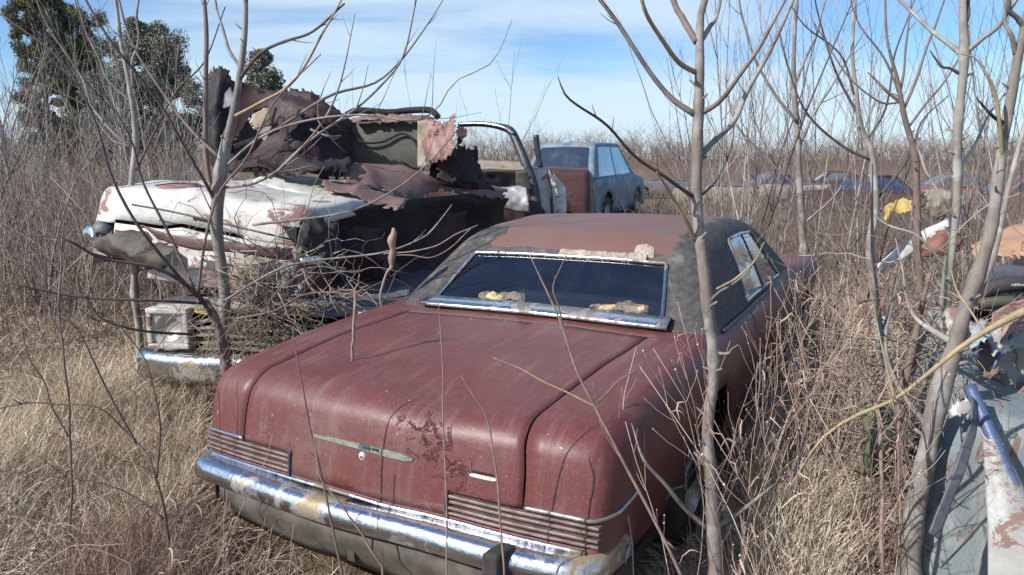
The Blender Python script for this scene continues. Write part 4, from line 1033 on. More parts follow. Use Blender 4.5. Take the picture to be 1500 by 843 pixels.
# front sapling, right of the maroon car
sapling('tall pale barked sapling in front of the maroon car, nearest to the viewer', 2.32,
    [(1050, 843, 12), (1046, 780, 12.5), (1043, 700, 9.5), (1038, 600, 9), (1040, 500, 9.2), (1032, 400, 8.8), (1022, 310, 8.4), (1019, 240, 8.2), (1021, 165, 8), (1022, 105, 7.2), (1023, 60, 6.6), (1026, 20, 5.6), (1040, -20, 4.8)],
    [('bark_dark', (1018, 168, 6), (985, 145, 5, .05), (955, 110, 4.2, .12), (920, 55, 4, .2), (878, 0, 3.6, .3), (850, -40, 3, .35)),
     ('bark_yellow', (1018, 106, 5), (995, 92, 4.4, -.04), (972, 62, 4, -.1), (948, 22, 3.6, -.16), (935, -20, 3.2, -.2)),
     ('bark_brown', (1020, 62, 6), (1008, 45, 6, .04), (995, 20, 5.4, .1), (982, -15, 5, .14)),
     ((1028, 58, 5), (1045, 38, 4, .04), (1055, 10, 3, .1), (1058, -20, 3, .14)),
     ((1030, 165, 5), (1055, 148, 4.6, -.06), (1085, 110, 4, -.14), (1120, 60, 3.4, -.2), (1155, -10, 3, -.26)),
     ((1026, 228, 6), (1045, 208, 5.4, .06), (1075, 178, 5, .14), (1095, 135, 4.6, .22), (1130, 70, 4, .3), (1168, -15, 3.4, .4)),
     ('bark_dark', (1016, 288, 4.2), (985, 270, 3.4, -.06), (940, 238, 3, -.12), (895, 190, 2.6, -.2), (850, 160, 2.2, -.26), (828, 140, 2, -.3), (817, 112, 1.4, -.3)),
     ('bark_yellow', (1018, 352, 4.6), (1000, 318, 3.6, -.05), (978, 278, 3, -.1), (962, 252, 2.4, -.16)),
     ('bark_dark', (1024, 290, 2.4), (1050, 262, 2, .1), (1070, 215, 1.6, .2), (1076, 180, 1.2, .24)),
     ((1036, 445, 3), (1060, 425, 2.4, -.05), (1090, 400, 2, -.1), (1110, 370, 1.6, -.12)),
     ('bark_yellow', (1050, 424, 2.6), (1075, 408, 2.2, -.1), (1100, 385, 1.8, -.12), (1120, 355, 1.4, -.14)),
     ((1042, 515, 4), (1062, 518, 3, -.02), (1082, 505, 2, -.04)),
     ((1048, 772, 5), (1085, 750, 4.4, .05), (1130, 715, 3.8, .15), (1165, 685, 3, .25), (1185, 620, 2, .3)),
     ((1036, 775, 5), (1000, 740, 4.4, -.03), (965, 700, 3.8, -.08), (942, 668, 3, -.1), (925, 620, 2, -.1))],
    'bark_grey', 'bark_grey', 4.2, 2, 3, .17)
# left sapling in front of the white wreck, with many crossing limbs
sapling('thick grey sapling with sweeping limbs in front of the white wreck', 4.3,
    [(333, 650, 10), (330, 500, 9), (326, 430, 8.6), (320, 370, 8.6), (318, 320, 9.6), (325, 260, 9.6), (335, 205, 8.4), (345, 160, 5.6), (352, 100, 4.6), (358, 40, 4.2), (360, -20, 3.6)],
    [('bark_brown', (322, 330, 5, .05), (302, 240, 5, .1), (300, 150, 4.4, .12), (304, 60, 4, .15), (298, -15, 3.4, .2)),
     ('bark_yellow', (345, 170, 3.4, -.05), (385, 150, 3, -.1), (420, 130, 2.6, -.16), (450, 92, 2.2, -.2), (482, 38, 1.8, -.3), (505, -10, 1.4, -.3)),
     ((343, 215, 3.4, .05), (400, 190, 3, .1), (480, 142, 2.6, .2), (545, 125, 2.2, .3), (582, 95, 1.8, .35), (620, 45, 1.4, .4), (655, -10, 1, .4)),
     ('bark_dark', (350, 118, 3.6), (380, 75, 3, -.1), (420, 60, 2.6, -.2), (462, 42, 2.2, -.3), (505, 5, 1.6, -.3)),
     ((330, 275, 3), (375, 268, 2.6, -.1), (420, 240, 2.2, -.2), (470, 185, 2, -.3), (500, 120, 1.6, -.35), (520, 20, 1.2, -.4)),
     ((352, 100, 3.4), (330, 60, 2.8, .1), (318, 20, 2.2, .14), (312, -20, 2, .2)),
     ('bark_dark', (318, 300, 3.4), (286, 240, 2.8, -.1), (230, 150, 2.4, -.2), (160, 60, 2.2, -.3), (120, -10, 2, -.3)),
     ('bark_brown', (322, 232, 3), (280, 190, 2.6, .1), (225, 120, 2.2, .2), (190, 50, 1.8, .3), (172, -10, 1.4, .3)),
     ((395, 262, 2.6, .1), (450, 210, 2.4, .15), (520, 160, 2.2, .2), (560, 122, 2, .3), (590, 80, 1.6, .3), (612, -10, 1.2, .3)),
     ((330, 245, 2.6), (380, 200, 2.4, -.2), (440, 178, 2.2, -.3), (530, 172, 2, -.35), (600, 178, 1.6, -.4), (640, 160, 1.2, -.4), (668, 118, 1, -.4), (722, 90, .8, -.4), (750, 30, .6, -.4))],
    'bark_grey', 'bark_grey', 3.0, 2, 5, .26)
sapling('dark many stemmed shrub arching out low at the foot of the white wreck', 4.0,
    [(335, 600, 7), (325, 520, 6.5), (318, 470, 6), (300, 440, 5)],
    [('bark_dark', (315, 470, 4.5), (285, 430, 4, -.1), (230, 395, 3.4, -.2), (150, 380, 2.6, -.3), (90, 350, 2.2, -.4), (20, 345, 1.8, -.4)),
     ('bark_dark', (300, 445, 4), (270, 415, 3.4, -.1), (205, 335, 3, -.2), (165, 260, 2.6, -.2), (140, 180, 2.2, -.2), (88, 90, 1.8, -.2), (0, 20, 1.4, -.2)),
     ('bark_dark', (305, 445, 3), (230, 442, 2.8, -.2), (120, 436, 2.4, -.3), (30, 418, 1.8, -.4), (-20, 405, 1.4, -.4)),
     ('bark_dark', (280, 490, 2.6), (210, 485, 2.4, -.2), (150, 465, 2, -.3), (120, 430, 1.6, -.3), (60, 400, 1.2, -.3)),
     ('bark_dark', (285, 425, 3), (250, 350, 2.6, .1), (210, 270, 2.2, .1), (190, 200, 1.8, .1), (140, 110, 1.4, .1), (110, 0, 1, .1)),
     ('bark_brown', (290, 430, 3), (300, 340, 2.6), (320, 280, 2.2, .1), (360, 230, 2, .1), (400, 150, 1.6, .1), (470, 80, 1.2, .1)),
     ('bark_brown', (330, 470, 2.6), (400, 455, 2.2), (450, 430, 2, .1), (520, 432, 1.8, .1), (590, 455, 1.4, .1), (635, 440, 1.2, .1)),
     ('bark_grey', (330, 440, 2.6), (400, 400, 2.4), (450, 385, 2, .1), (560, 372, 1.8, .1), (620, 350, 1.6, .1), (640, 330, 1.4, .1), (662, 300, 1, .1)),
     ('bark_grey', (370, 330, 2.6, .1), (440, 320, 2.4, .1), (520, 308, 2, .1), (590, 270, 1.8, .1), (640, 225, 1.6, .1), (670, 190, 1.2, .1))],
    'bark_brown', 'bark_dark', 1.5, 2, 8, .30, name='leafless_shrub')
sapling('slender pale sapling at the left, between the evergreens and the white bonnet', 5.6,
    [(205, 560, 6), (200, 450, 5.5), (198, 330, 5), (195, 250, 4.6), (194, 170, 4), (188, 120, 3.6), (178, 60, 3, .1), (168, -15, 2.4, .1)],
    [((192, 215, 3), (165, 195, 2.4), (135, 160, 2, .1), (120, 115, 1.8, .1), (70, 40, 1.4, .1), (50, -10, 1.2, .1)),
     ((192, 150, 2.6), (160, 115, 2.2), (130, 60, 1.8), (110, -10, 1.4)),
     ((194, 130, 3), (196, 85, 2.4), (202, 30, 2), (205, -15, 1.6)),
     ((193, 215, 2.4), (165, 205, 2), (145, 185, 1.6), (130, 160, 1.2)),
     ('bark_dark', (200, 250, 2.4), (230, 180, 2), (262, 130, 1.8), (300, 90, 1.4), (330, 10, 1))],
    'bark_light', 'bark_grey', 2.8, 2, 12, .32)
sapling('thin brown stem rising from the dry grass at the lower left', 2.9,
    [(112, 843, 2.2), (104, 700, 2), (98, 600, 1.9), (92, 480, 1.6), (90, 380, 1.3, .05), (94, 320, .8, .1)],
    [((100, 640, 2), (60, 560, 1.6), (30, 480, 1.2)), ((93, 500, 1.6), (60, 430, 1.2), (40, 380, 1))],
    'bark_brown', 'bark_brown', 1.2, 1, 14, .3, name='weed_stem')
sapling('dark thin bramble arching across the dry grass at lower left', 2.75,
    [(248, 800, 2.2), (240, 740, 2), (225, 690, 1.8), (190, 640, 1.6, .1), (140, 600, 1.4, .1), (70, 590, 1.2, .1), (-10, 600, 1, .1)],
    [((200, 650, 2), (150, 560, 1.8), (110, 480, 1.4), (60, 440, 1)), ((230, 700, 2), (235, 620, 1.6), (215, 540, 1.2), (170, 470, 1)), ((240, 760, 2), (180, 720, 1.6), (100, 700, 1.2), (0, 690, 1))],
    'bark_dark', 'bark_dark', 1.6, 2, 15, .3, name='bramble')
# right pair of larger trunks
sapling('silvery straight trunk behind the forked tree, standing before the far cars', 3.3,
    [(1340, 780, 9), (1362, 640, 8.5), (1378, 500, 8.5), (1390, 400, 7.6), (1402, 300, 6.4), (1406, 200, 6.6), (1409, 130, 6.2), (1411, 75, 7), (1410, 20, 5.5), (1412, -20, 5)],
    [((1409, 80, 5), (1385, 62, 4.2, .05), (1362, 44, 3.6, .1), (1312, -5, 2.6, .2)),
     ((1413, 78, 5), (1440, 58, 4.2, -.05), (1470, 28, 3.4, -.1), (1497, -10, 2.6, -.2)),
     ('bark_dark', (1405, 108, 3), (1385, 98, 2.4), (1372, 88, 2), (1362, 74, 1.6)),
     ('bark_dark', (1412, 60, 3), (1418, 20, 3), (1420, -15, 2.6)),
     ((1400, 320, 3), (1360, 260, 2.4), (1345, 225, 2.2, .1), (1332, 200, 1.6, .1)),
     ((1403, 250, 3), (1430, 210, 2.6, .1), (1455, 160, 2, .1), (1500, 110, 1.6, .1)),
     ((1394, 400, 3), (1350, 350, 2.4), (1300, 330, 2, .1), (1250, 290, 1.6, .1))],
    'bark_light', 'bark_light', 3.0, 2, 21, .26)
sapling('stout forked tree leaning up to the right edge beside the crumpled pale blue car', 2.45,
    [(1330, 860, 19), (1342, 760, 17), (1362, 640, 15), (1380, 560, 16), (1402, 500, 12.5), (1420, 440, 11), (1440, 380, 10), (1456, 310, 8.5), (1468, 220, 7.8), (1480, 150, 7.8), (1490, 90, 6.6), (1503, 30, 6), (1515, -20, 5)],
    [('bark_light', (1425, 445, 7, .06), (1450, 390, 6, .1), (1475, 300, 5, .2), (1496, 210, 4.4, .25), (1525, 110, 3.6, .3)),
     ('bark_yellow', (1468, 240, 3.6), (1464, 190, 3.4, -.03), (1455, 140, 3.2, -.05), (1445, 110, 2.6, -.06), (1428, 86, 1.6, -.06), (1400, 78, .8, -.06)),
     ('bark_dark', (1470, 180, 3.4), (1450, 165, 3, -.05), (1430, 144, 2.2, -.1)),
     ((1488, 80, 4.4), (1478, 50, 3.8), (1472, 20, 3.2), (1468, -15, 2.8)),
     ((1500, 40, 5), (1480, 10, 4.4, -.03), (1470, -20, 4, -.05)),
     ('bark_light', (1400, 505, 8, .05), (1345, 470, 4, .2), (1325, 420, 2.4, .25), (1312, 350, 1, .3)),
     ('bark_grey', (1370, 640, 7, .08), (1315, 560, 4.4, .2), (1300, 500, 3.4, .25), (1310, 440, 2, .3), (1318, 390, 1, .3))],
    'bark_grey', 'bark_grey', 3.0, 2, 23, .22)
o = None
sapling('leaning grey stems beside the stout forked tree, wound with dead vines', 2.75,
    [(1320, 860, 12), (1318, 760, 11), (1325, 680, 10), (1318, 600, 8), (1330, 540, 6.5), (1345, 480, 5), (1362, 400, 3)],
    [((1320, 620, 8), (1300, 560, 6, .1), (1290, 480, 5, .15), (1280, 380, 4, .2), (1278, 240, 3, .2)), ((1330, 560, 7), (1350, 500, 6, .05), (1372, 460, 5, .1))],
    'bark_brown', 'bark_grey', 1.5, 2, 29, .3)
sapling('yellow barked branch reaching in from the right edge across the forked tree', 2.15,
    [(1900, 1000, 9), (1700, 600, 9), (1600, 460, 8), (1520, 452, 7), (1460, 477, 5.2), (1410, 506, 4.2), (1360, 546, 3.6), (1310, 584, 3), (1255, 606, 2.6), (1205, 640, 2.2), (1165, 700, 1.4), (1150, 730, .6)],
    [((1310, 585, 2.4), (1285, 470, 1.6, .05), (1270, 400, 1.2, .05)), ((1440, 485, 2), (1400, 420, 1.6, .1), (1390, 340, 1.2, .1))],
    'bark_yellow', 'bark_yellow', .8, 1, 31, .25)
sapling('straight pale dead stalk with a forked top left of the forked tree', 2.25,
    [(1292, 860, 3.4), (1290, 740, 3.2), (1288, 640, 3), (1283, 590, 3)],
    [((1284, 592, 2.2), (1310, 545, 1.8, .03), (1340, 490, 1.2, .06)), ((1284, 592, 2.2), (1258, 540, 1.8, -.02), (1200, 480, 1.2, -.04)), ((1284, 592, 2), (1300, 640, 1.4, -.05), (1330, 660, 1, -.05))],
    'stalk', 'stalk', 1.0, 1, 33, .25, name='weed_stem')
# mid distance named saplings, right
sapling('dark slim sapling with a fan of upright shoots in the middle of the right brush', 5.4,
    [(1350, 480, 6), (1345, 340, 5.5), (1340, 270, 5), (1334, 215, 4.6), (1322, 160, 4), (1314, 125, 3), (1300, 60, 2), (1296, -20, 1.6)],
    [((1318, 150, 3), (1295, 130, 2.8), (1271, 106, 2.2)), ((1322, 165, 3), (1345, 110, 2.4), (1370, 40, 2), (1390, -20, 1.4)), ((1318, 140, 2.4), (1325, 90, 2), (1335, 0, 1.4)), ((1316, 135, 2.4), (1300, 90, 2), (1262, 40, 1.4), (1240, -20, 1)),
     ((1328, 190, 2.4), (1360, 150, 2), (1400, 90, 1.6), (1420, 40, 1)), ((1320, 150, 2), (1285, 150, 1.8), (1240, 110, 1.4), (1190, 30, 1))],
    'bark_brown', 'bark_brown', 2.0, 2, 35, .34)
sapling('pale crooked sapling right of the front sapling with thin dark shoots', 6.2,
    [(1283, 480, 7), (1278, 380, 6.5), (1278, 300, 6), (1276, 225, 5), (1262, 190, 4), (1254, 150, 3.4), (1248, 90, 2.6), (1252, 0, 2)],
    [((1276, 235, 3), (1235, 215, 2.4), (1190, 175, 2), (1160, 120, 1.6), (1140, 40, 1)), ((1258, 170, 2.6), (1225, 110, 2), (1200, 30, 1.4), (1190, -20, 1)), ((1270, 205, 2.4), (1300, 160, 2), (1310, 80, 1.6), (1340, 0, 1)),
     ((1278, 300, 2.4), (1320, 250, 2), (1350, 180, 1.6), (1390, 140, 1)), ((1252, 140, 2), (1230, 80, 1.6), (1180, 40, 1.2), (1160, 10, 1))],
    'bark_light', 'bark_dark', 2.0, 2, 37, .34)
sapling('grey sapling with rising shoots just right of the front sapling', 6.8,
    [(1190, 470, 6), (1180, 380, 5.6), (1172, 290, 5), (1170, 200, 4.4), (1166, 140, 4), (1164, 80, 3), (1168, 0, 2.4), (1172, -20, 2)],
    [((1170, 215, 3), (1200, 160, 2.4), (1225, 120, 2), (1270, 40, 1.4)), ((1168, 180, 3), (1130, 130, 2.4), (1090, 40, 2), (1080, -20, 1.2)), ((1166, 120, 2.4), (1190, 60, 2), (1215, -20, 1.4)), ((1172, 280, 2.6), (1120, 230, 2), (1075, 180, 1.6), (1060, 100, 1)),
     ((1175, 330, 2.4), (1230, 280, 2), (1262, 200, 1.4), (1290, 130, 1))],
    'bark_grey', 'bark_grey', 2.2, 2, 39, .34)
# stems that stand before the boot lid of the maroon car
sapling('brown shoot leaning over the maroon boot lid towards the rear window', 1.95,
    [(1010, 870, 3), (960, 765, 2.8), (915, 680, 2.5), (870, 595, 2.2), (845, 545, 2.1), (824, 480, 1.9), (795, 415, 1.5), (775, 372, .8)],
    [((824, 478, 2), (812, 420, 1.4), (830, 372, 1)), ((870, 594, 2.2), (905, 560, 1.6, .05), (945, 528, 1.4, .08)), ('bark_yellow', (872, 596, 2.2), (800, 560, 1.8, .02), (722, 524, 1.2, .04)), ((915, 680, 2), (880, 620, 1.6), (868, 560, 1))],
    'stalk', 'bark_brown', .5, 1, 41, .2, name='weed_stem', knots=False)
wl = [(655, 'straight', [(655, 870, 1.6), (654, 740, 1.5), (650, 620, 1.3), (648, 520, 1), (642, 440, .6)], 1.98),
      (745, 'curved', [(740, 870, 1.8), (730, 720, 1.7), (715, 620, 1.4), (690, 575, 1.1), (676, 552, .6)], 1.95),
      (470, 'dark', [(505, 860, 2.2), (480, 740, 2), (462, 660, 1.8), (447, 590, 1.4), (435, 520, 1), (428, 480, .6)], 2.35),
      (520, 'pale', [(560, 830, 1.8), (500, 740, 1.8), (470, 700, 1.4), (460, 640, 1)], 2.3)]
for i, (px, kind, pts, Y) in enumerate(wl):
    sapling(('thin straight reddish stalk rising before the middle of the boot lid', 'curved pinkish stalk rising before the pale badge', 'dark leaning stalk before the left part of the boot lid', 'pale bent stalk before the left end of the chrome bumper')[i], Y, pts, [], ('stalk', 'stalk', 'bark_brown', 'stalk')[i], None, 1.2, 1, 50 + i, .25, name='weed_stem', knots=False)
sapling('dried weed with a brown seed pod standing before the black side of the white wreck', 4.0,
    [(560, 470, 2), (558, 430, 2), (566, 400, 2.2), (573, 392, 3), (573, 378, 6), (575, 366, 4.5), (574, 352, 7), (577, 342, 5), (576, 334, 2)],
    [((562, 372, 1.6), (640, 360, 1.2), (700, 330, .8)), ((572, 375, 1.2), (600, 372, 1), (640, 375, .8), (690, 335, .8))],
    'beige_stem' if 'beige_stem' in M else 'stalk', None, 0, 1, 57, name='seed_pod_weed', knots=False)
sapling('small pale dried flower head on a stiff stalk left of the rear window', 3.0,
    [(516, 520, 2.4), (519, 470, 2.4), (521, 428, 3)],
    [((521, 428, 1.6), (495, 420, 1)), ((521, 428, 1.6), (550, 432, 1)), ((521, 428, 1.6), (540, 418, 1)), ((521, 428, 1.6), (508, 405, 1)), ((521, 428, 1.6), (527, 402, 1)), ((521, 428, 1.4), (498, 432, 1))],
    'stalk', 'stalk', 0, 1, 58, name='dried_flower', knots=False)

# procedural bare saplings spread over the brush
def wild(x, y, h, seed, mat, n_st=1, dens=2.6, r0=.02, lean=.12, gname='bare saplings in the brush', lab='slender bare sapling among others in the brown brush', depth=2, sides=4):
    rg = np.random.default_rng(seed); gz = terr(x, y)
    root = empty('bare_sapling', lab, 'tree', (x, y, gz), (0, 0, 0), gname)
    trunks = []; tw = []
    for s_ in range(n_st):
        K = 14; p = np.zeros((K, 3)); d = np.array([rg.normal(0, lean), rg.normal(0, lean), 1.])
        for k in range(1, K):
            d = d + rv(rg, .05); d[2] = max(d[2], .7); d /= np.linalg.norm(d); p[k] = p[k - 1] + d * h / (K - 1)
        p[:, 2] -= .05; rr_ = np.linspace(r0, r0 * .22, K) * rg.uniform(.6, 1)
        trunks.append((p, rr_)); tw += twigs(rg, p, rr_, depth, dens, .42, .5, .75, .12)
    tubes('trunk', trunks[:1], mat, root, 6)
    if trunks[1:] + tw: tubes('branches', trunks[1:] + tw, mat, root, sides)
    return root
rw = np.random.default_rng(77)
mats = ['bark_grey', 'bark_light', 'bark_brown', 'bark_grey', 'bark_dark']
for i in range(58):
    Y = rw.uniform(6.5, 18); px = rw.uniform(1040, 1530) if i > 5 else rw.uniform(955, 1060)
    x = (px - 750) / FPX * Y
    wild(x, Y, rw.uniform(2.6, 4.8) * (.5 + Y / 20) * (.55 if i <= 5 else 1), 200 + i, M[mats[i % 5]], 1 + i % 2, 2.2, .016, .10)
for i in range(44):
    Y = rw.uniform(7.5, 17); px = rw.uniform(-40, 300)
    x = (px - 750) / FPX * Y
    wild(x, Y, rw.uniform(1.8, 4.0) * (.5 + Y / 22), 300 + i, M[mats[(i * 2 + 1) % 5]], 1 + i % 3, 2.4, .015, .22, 'bare saplings behind the white wreck', 'thin bare sapling in the thicket left of and behind the white wreck')
for i in range(16):
    Y = rw.uniform(8.5, 12); px = rw.uniform(430, 760); x = (px - 750) / FPX * Y
    wild(x, Y, rw.uniform(2.3, 3.3), 360 + i, M[mats[i % 5]], 1, 2.4, .010, .14, 'bare saplings beyond the wreck pile', 'thin bare sapling standing beyond the wreck pile')

# ------------------------------------------------------------------ evergreens
def evergreen(label, px, Y, top, wpx, seed, mat, prof, trunk=True, n=9000, leaf=.085, lowf=.3):
    rg = np.random.default_rng(seed); x = (px - 750) / FPX * Y; gz = terr(x, Y)
    H = at(px, top, Y).z - gz; Rm = wpx / FPX * Y / 2
    root = empty('evergreen_tree', label, 'tree', (x, Y, gz))
    K = 12; p = np.stack([rg.normal(0, .06, K).cumsum(), rg.normal(0, .06, K).cumsum(), np.linspace(-.1, H * .96, K)], 1); p[:, :2] -= p[0, :2]
    tubes('trunk', [(p, np.linspace(.16, .03, K) * H / 8)], M['bark_pine'], root, 8)
    limbs = []; cl = []
    for i in range(85):
        t = rg.uniform(lowf, .99); z = H * t; a = rg.uniform(0, 2 * math.pi); R = Rm * prof(t) * rg.uniform(.45, 1.08)
        c = np.array([np.interp(z, p[:, 2], p[:, 0]), np.interp(z, p[:, 2], p[:, 1]), z]); e = c + np.array([math.cos(a) * R, math.sin(a) * R, rg.uniform(-.1, .6) * R])
        q = np.linspace(c, e, 6); q[1:-1] += rg.normal(0, .04 * R + .01, (4, 3)); limbs.append((q, np.linspace(.022, .006, 6) * H / 8))
        for s_ in (.45, .62, .78, .9, 1.0):
            if rg.random() < .80: cl.append((c + (e - c) * s_ + rg.normal(0, .1 * R, 3), rg.uniform(.12, .40) * Rm * (.45 + .3 * s_)))
    tubes('limb', limbs, M['bark_pine'], root, 5)
    per = n // len(cl); V = []
    for c, r in cl:
        d = rg.normal(0, 1, (per, 3)); d /= np.linalg.norm(d, axis=1, keepdims=True); pos = c + d * (rg.random((per, 1)) ** .75) * r * np.array([1, 1, .95])
        a = rg.normal(0, 1, (per, 3)); a /= np.linalg.norm(a, axis=1, keepdims=True); b = np.cross(a, rg.normal(0, 1, (per, 3))); b /= np.linalg.norm(b, axis=1, keepdims=True)
        s = leaf * rg.uniform(.5, 1.3, (per, 1)); V.append(np.stack([pos - a * s - b * s * .35, pos + a * s - b * s * .3, pos + a * s * .7 + b * s * .45, pos - a * s * .8 + b * s * .4], 1).reshape(-1, 3))
    V = np.concatenate(V); F = np.arange(len(V)).reshape(-1, 4)
    mesh_np('crown', V, [F], mat, root)
    return root
leafA = island('pine_needles', [(.08, .095, .05), (.15, .16, .08), (.23, .22, .12), (.10, .11, .06), (.27, .23, .18)])
leafB = island('cedar_needles', [(.07, .09, .06), (.14, .16, .11), (.24, .24, .19), (.36, .34, .29), (.10, .12, .08)])
evergreen('tall open crowned pine at the left with sky showing through', 92, 24, -12, 88, 401, leafA, lambda t: .55 + .45 * math.sin(t * 9) ** 2 if t > .45 else .75 * t + .3, n=130000, leaf=.036, lowf=.28)
evergreen('dark dense pine between the tall open pine and the round topped cedar', 150, 27, 20, 110, 402, leafA, lambda t: 1.05 - .5 * t, n=130000, leaf=.036, lowf=.25)
evergreen('broad round topped cedar behind the white wreck', 232, 24, 42, 150, 403, leafB, lambda t: min(1, 2.6 * (1.02 - t)) ** .6, n=170000, leaf=.038, lowf=.3)
evergreen('small cedar whose top shows above the raised burnt sheet', 388, 21, 80, 105, 404, leafB, lambda t: min(1, 2.0 * (1.02 - t)) ** .7, n=60000, leaf=.05, lowf=.3)
# pale bare trees standing among them
for i, (px, Y, top) in enumerate(((12, 17, 70), (55, 19, 120), (112, 21, 60), (175, 22, 10), (262, 20, 60), (292, 16, 120), (135, 16, 120), (40, 22, 60), (-10, 15, 90), (25, 14, 150), (75, 15, 110), (155, 14, 140), (215, 14, 120), (0, 19, 40))):
    x = (px - 750) / FPX * Y
    wild(x, Y, at(px, top, Y).z, 420 + i, M['bark_light' if i % 2 else 'bark_grey'], 2, 3.4, .05, .12, 'bare trees among the evergreens', 'bare pale tree standing among the evergreens')

# ------------------------------------------------------------------ brush and far wood (nobody could count their stems)
def hmod(x, y, s=.09):
    return .55 + .5 * (np.sin(x * s + 1.7 * np.sin(y * s * .8)) * .5 + .5) + .25 * np.sin(x * s * 3.7 + y * s)
def scrub(name, n, xr, yr, hr, rr_, mat, seed, K=6, side=3, tw=3, lean=.35, keep=None, label=None, cat='brush'):
    rg = np.random.default_rng(seed); x = rg.uniform(*xr, n); y = rg.uniform(*yr, n)
    if keep is not None: m_ = keep(x, y); x, y = x[m_], y[m_]
    n = len(x); h = rg.uniform(*hr, n) ** 1.0 * (hmod(x, y) if yr[0] > 20 else hmod(x, y, .9) * .6 + .5); z = terr_np(x, y)
    dirs = rg.normal(0, lean, (n, 1, 3)); dirs[..., 2] = 1
    t = np.linspace(0, 1, K)[None, :, None]; bend = rg.normal(0, .28, (n, 1, 3)); bend[..., 2] = -abs(bend[..., 2]) * .5
    P = np.stack([x, y, z - .03], 1)[:, None, :] + h[:, None, None] * (dirs * t + bend * t ** 2) + rg.normal(0, .012, (n, K, 3)) * h[:, None, None]
    R = rg.uniform(*rr_, (n, 1)) * np.linspace(1, .35, K)[None, :]
    lines = [(P[i], R[i]) for i in range(n)]
    # side twigs
    for _ in range(tw):
        k = rg.integers(1, K - 1, n); o_ = P[np.arange(n), k]; d = rg.normal(0, 1, (n, 3)); d[:, 2] = abs(d[:, 2]) + .3; d /= np.linalg.norm(d, axis=1, keepdims=True)
        L = h * rg.uniform(.15, .45, n); tt = np.linspace(0, 1, 4)[None, :, None]
        Q = o_[:, None, :] + d[:, None, :] * L[:, None, None] * tt + rg.normal(0, .02, (n, 4, 3)) * h[:, None, None] * (tt > 0)
        RR = R[np.arange(n), k][:, None] * np.linspace(.7, .3, 4)[None, :]
        lines += [(Q[i], RR[i]) for i in range(n)]
    o = tubes(name, lines, mat, None, side, False)
    tag(o, label, cat, kind='stuff'); return o
CY, SY = math.cos(.508), math.sin(.508)
def car_xy(x, y):
    dx, dy = x + .53, y - 2.475; return dx * CY - dy * SY, dx * SY + dy * CY
def off_car(x, y, m=.0):
    a, b = car_xy(x, y); return ~((abs(a) < .95 - m) & (b > -.02 + m) & (b < 5.5))
def off_white(x, y):
    dx, dy = x + 2.0, y - 4.9; c, s = math.cos(.25), math.sin(.25); a = dx * c - dy * s; b = dx * s + dy * c
    return ~((abs(a) < 1.15) & (b > -.02) & (b < 4.6))
brushA = island('brown_brush_stems', [(.22, .17, .14), (.13, .10, .085), (.33, .27, .22), (.09, .068, .06), (.27, .215, .175), (.44, .37, .30)])
brushB = island('far_brush_stems', [(.24, .175, .14), (.17, .12, .10), (.32, .25, .20), (.13, .09, .08), (.38, .31, .25)])
def fov(lo, hi): return lambda x, y: (x / np.maximum(y, .1) > lo) & (x / np.maximum(y, .1) < hi)
f_l = lambda x, y: fov(-.85, -.38)(x, y) & off_white(x, y)
scrub('thicket', 5200, (-15, -2), (6.5, 18), (.7, 2.3), (.0025, .007), brushA, 501, keep=f_l, lean=.3, label='tangled brown leafless thicket behind and left of the white wreck')
f_r = lambda x, y: fov(.32, .82)(x, y) & off_car(x, y) & ~((x > 1.9) & (y < 4.6)) | (fov(.17, .34)(x, y) & (y > 12))
scrub('brush', 8000, (1.6, 20), (4.2, 26), (.35, 1.25), (.002, .006), brushA, 502, keep=f_r, lean=.4, label='low brown leafless brush filling the field right of the maroon car')
scrub('mid_brush', 9000, (1, 24), (12, 21), (.4, 1.1), (.003, .008), brushB, 506, K=5, tw=4, lean=.35, keep=lambda x, y: fov(.16, .85)(x, y), label='brown brush standing before the far row of wrecks')
scrub('far_brush', 16000, (-30, 62), (17, 88), (.4, 1.35), (.005, .011), brushB, 503, K=4, tw=4, lean=.35, keep=lambda x, y: fov(-.85, .85)(x, y), label='brown brush over the far field')
scrub('distant_wood', 13000, (-130, 150), (74, 150), (1.0, 5.2), (.012, .035), brushB, 504, K=4, tw=8, lean=.22, keep=lambda x, y: fov(-.9, .9)(x, y), label='far off bare wood along the horizon', cat='wood')
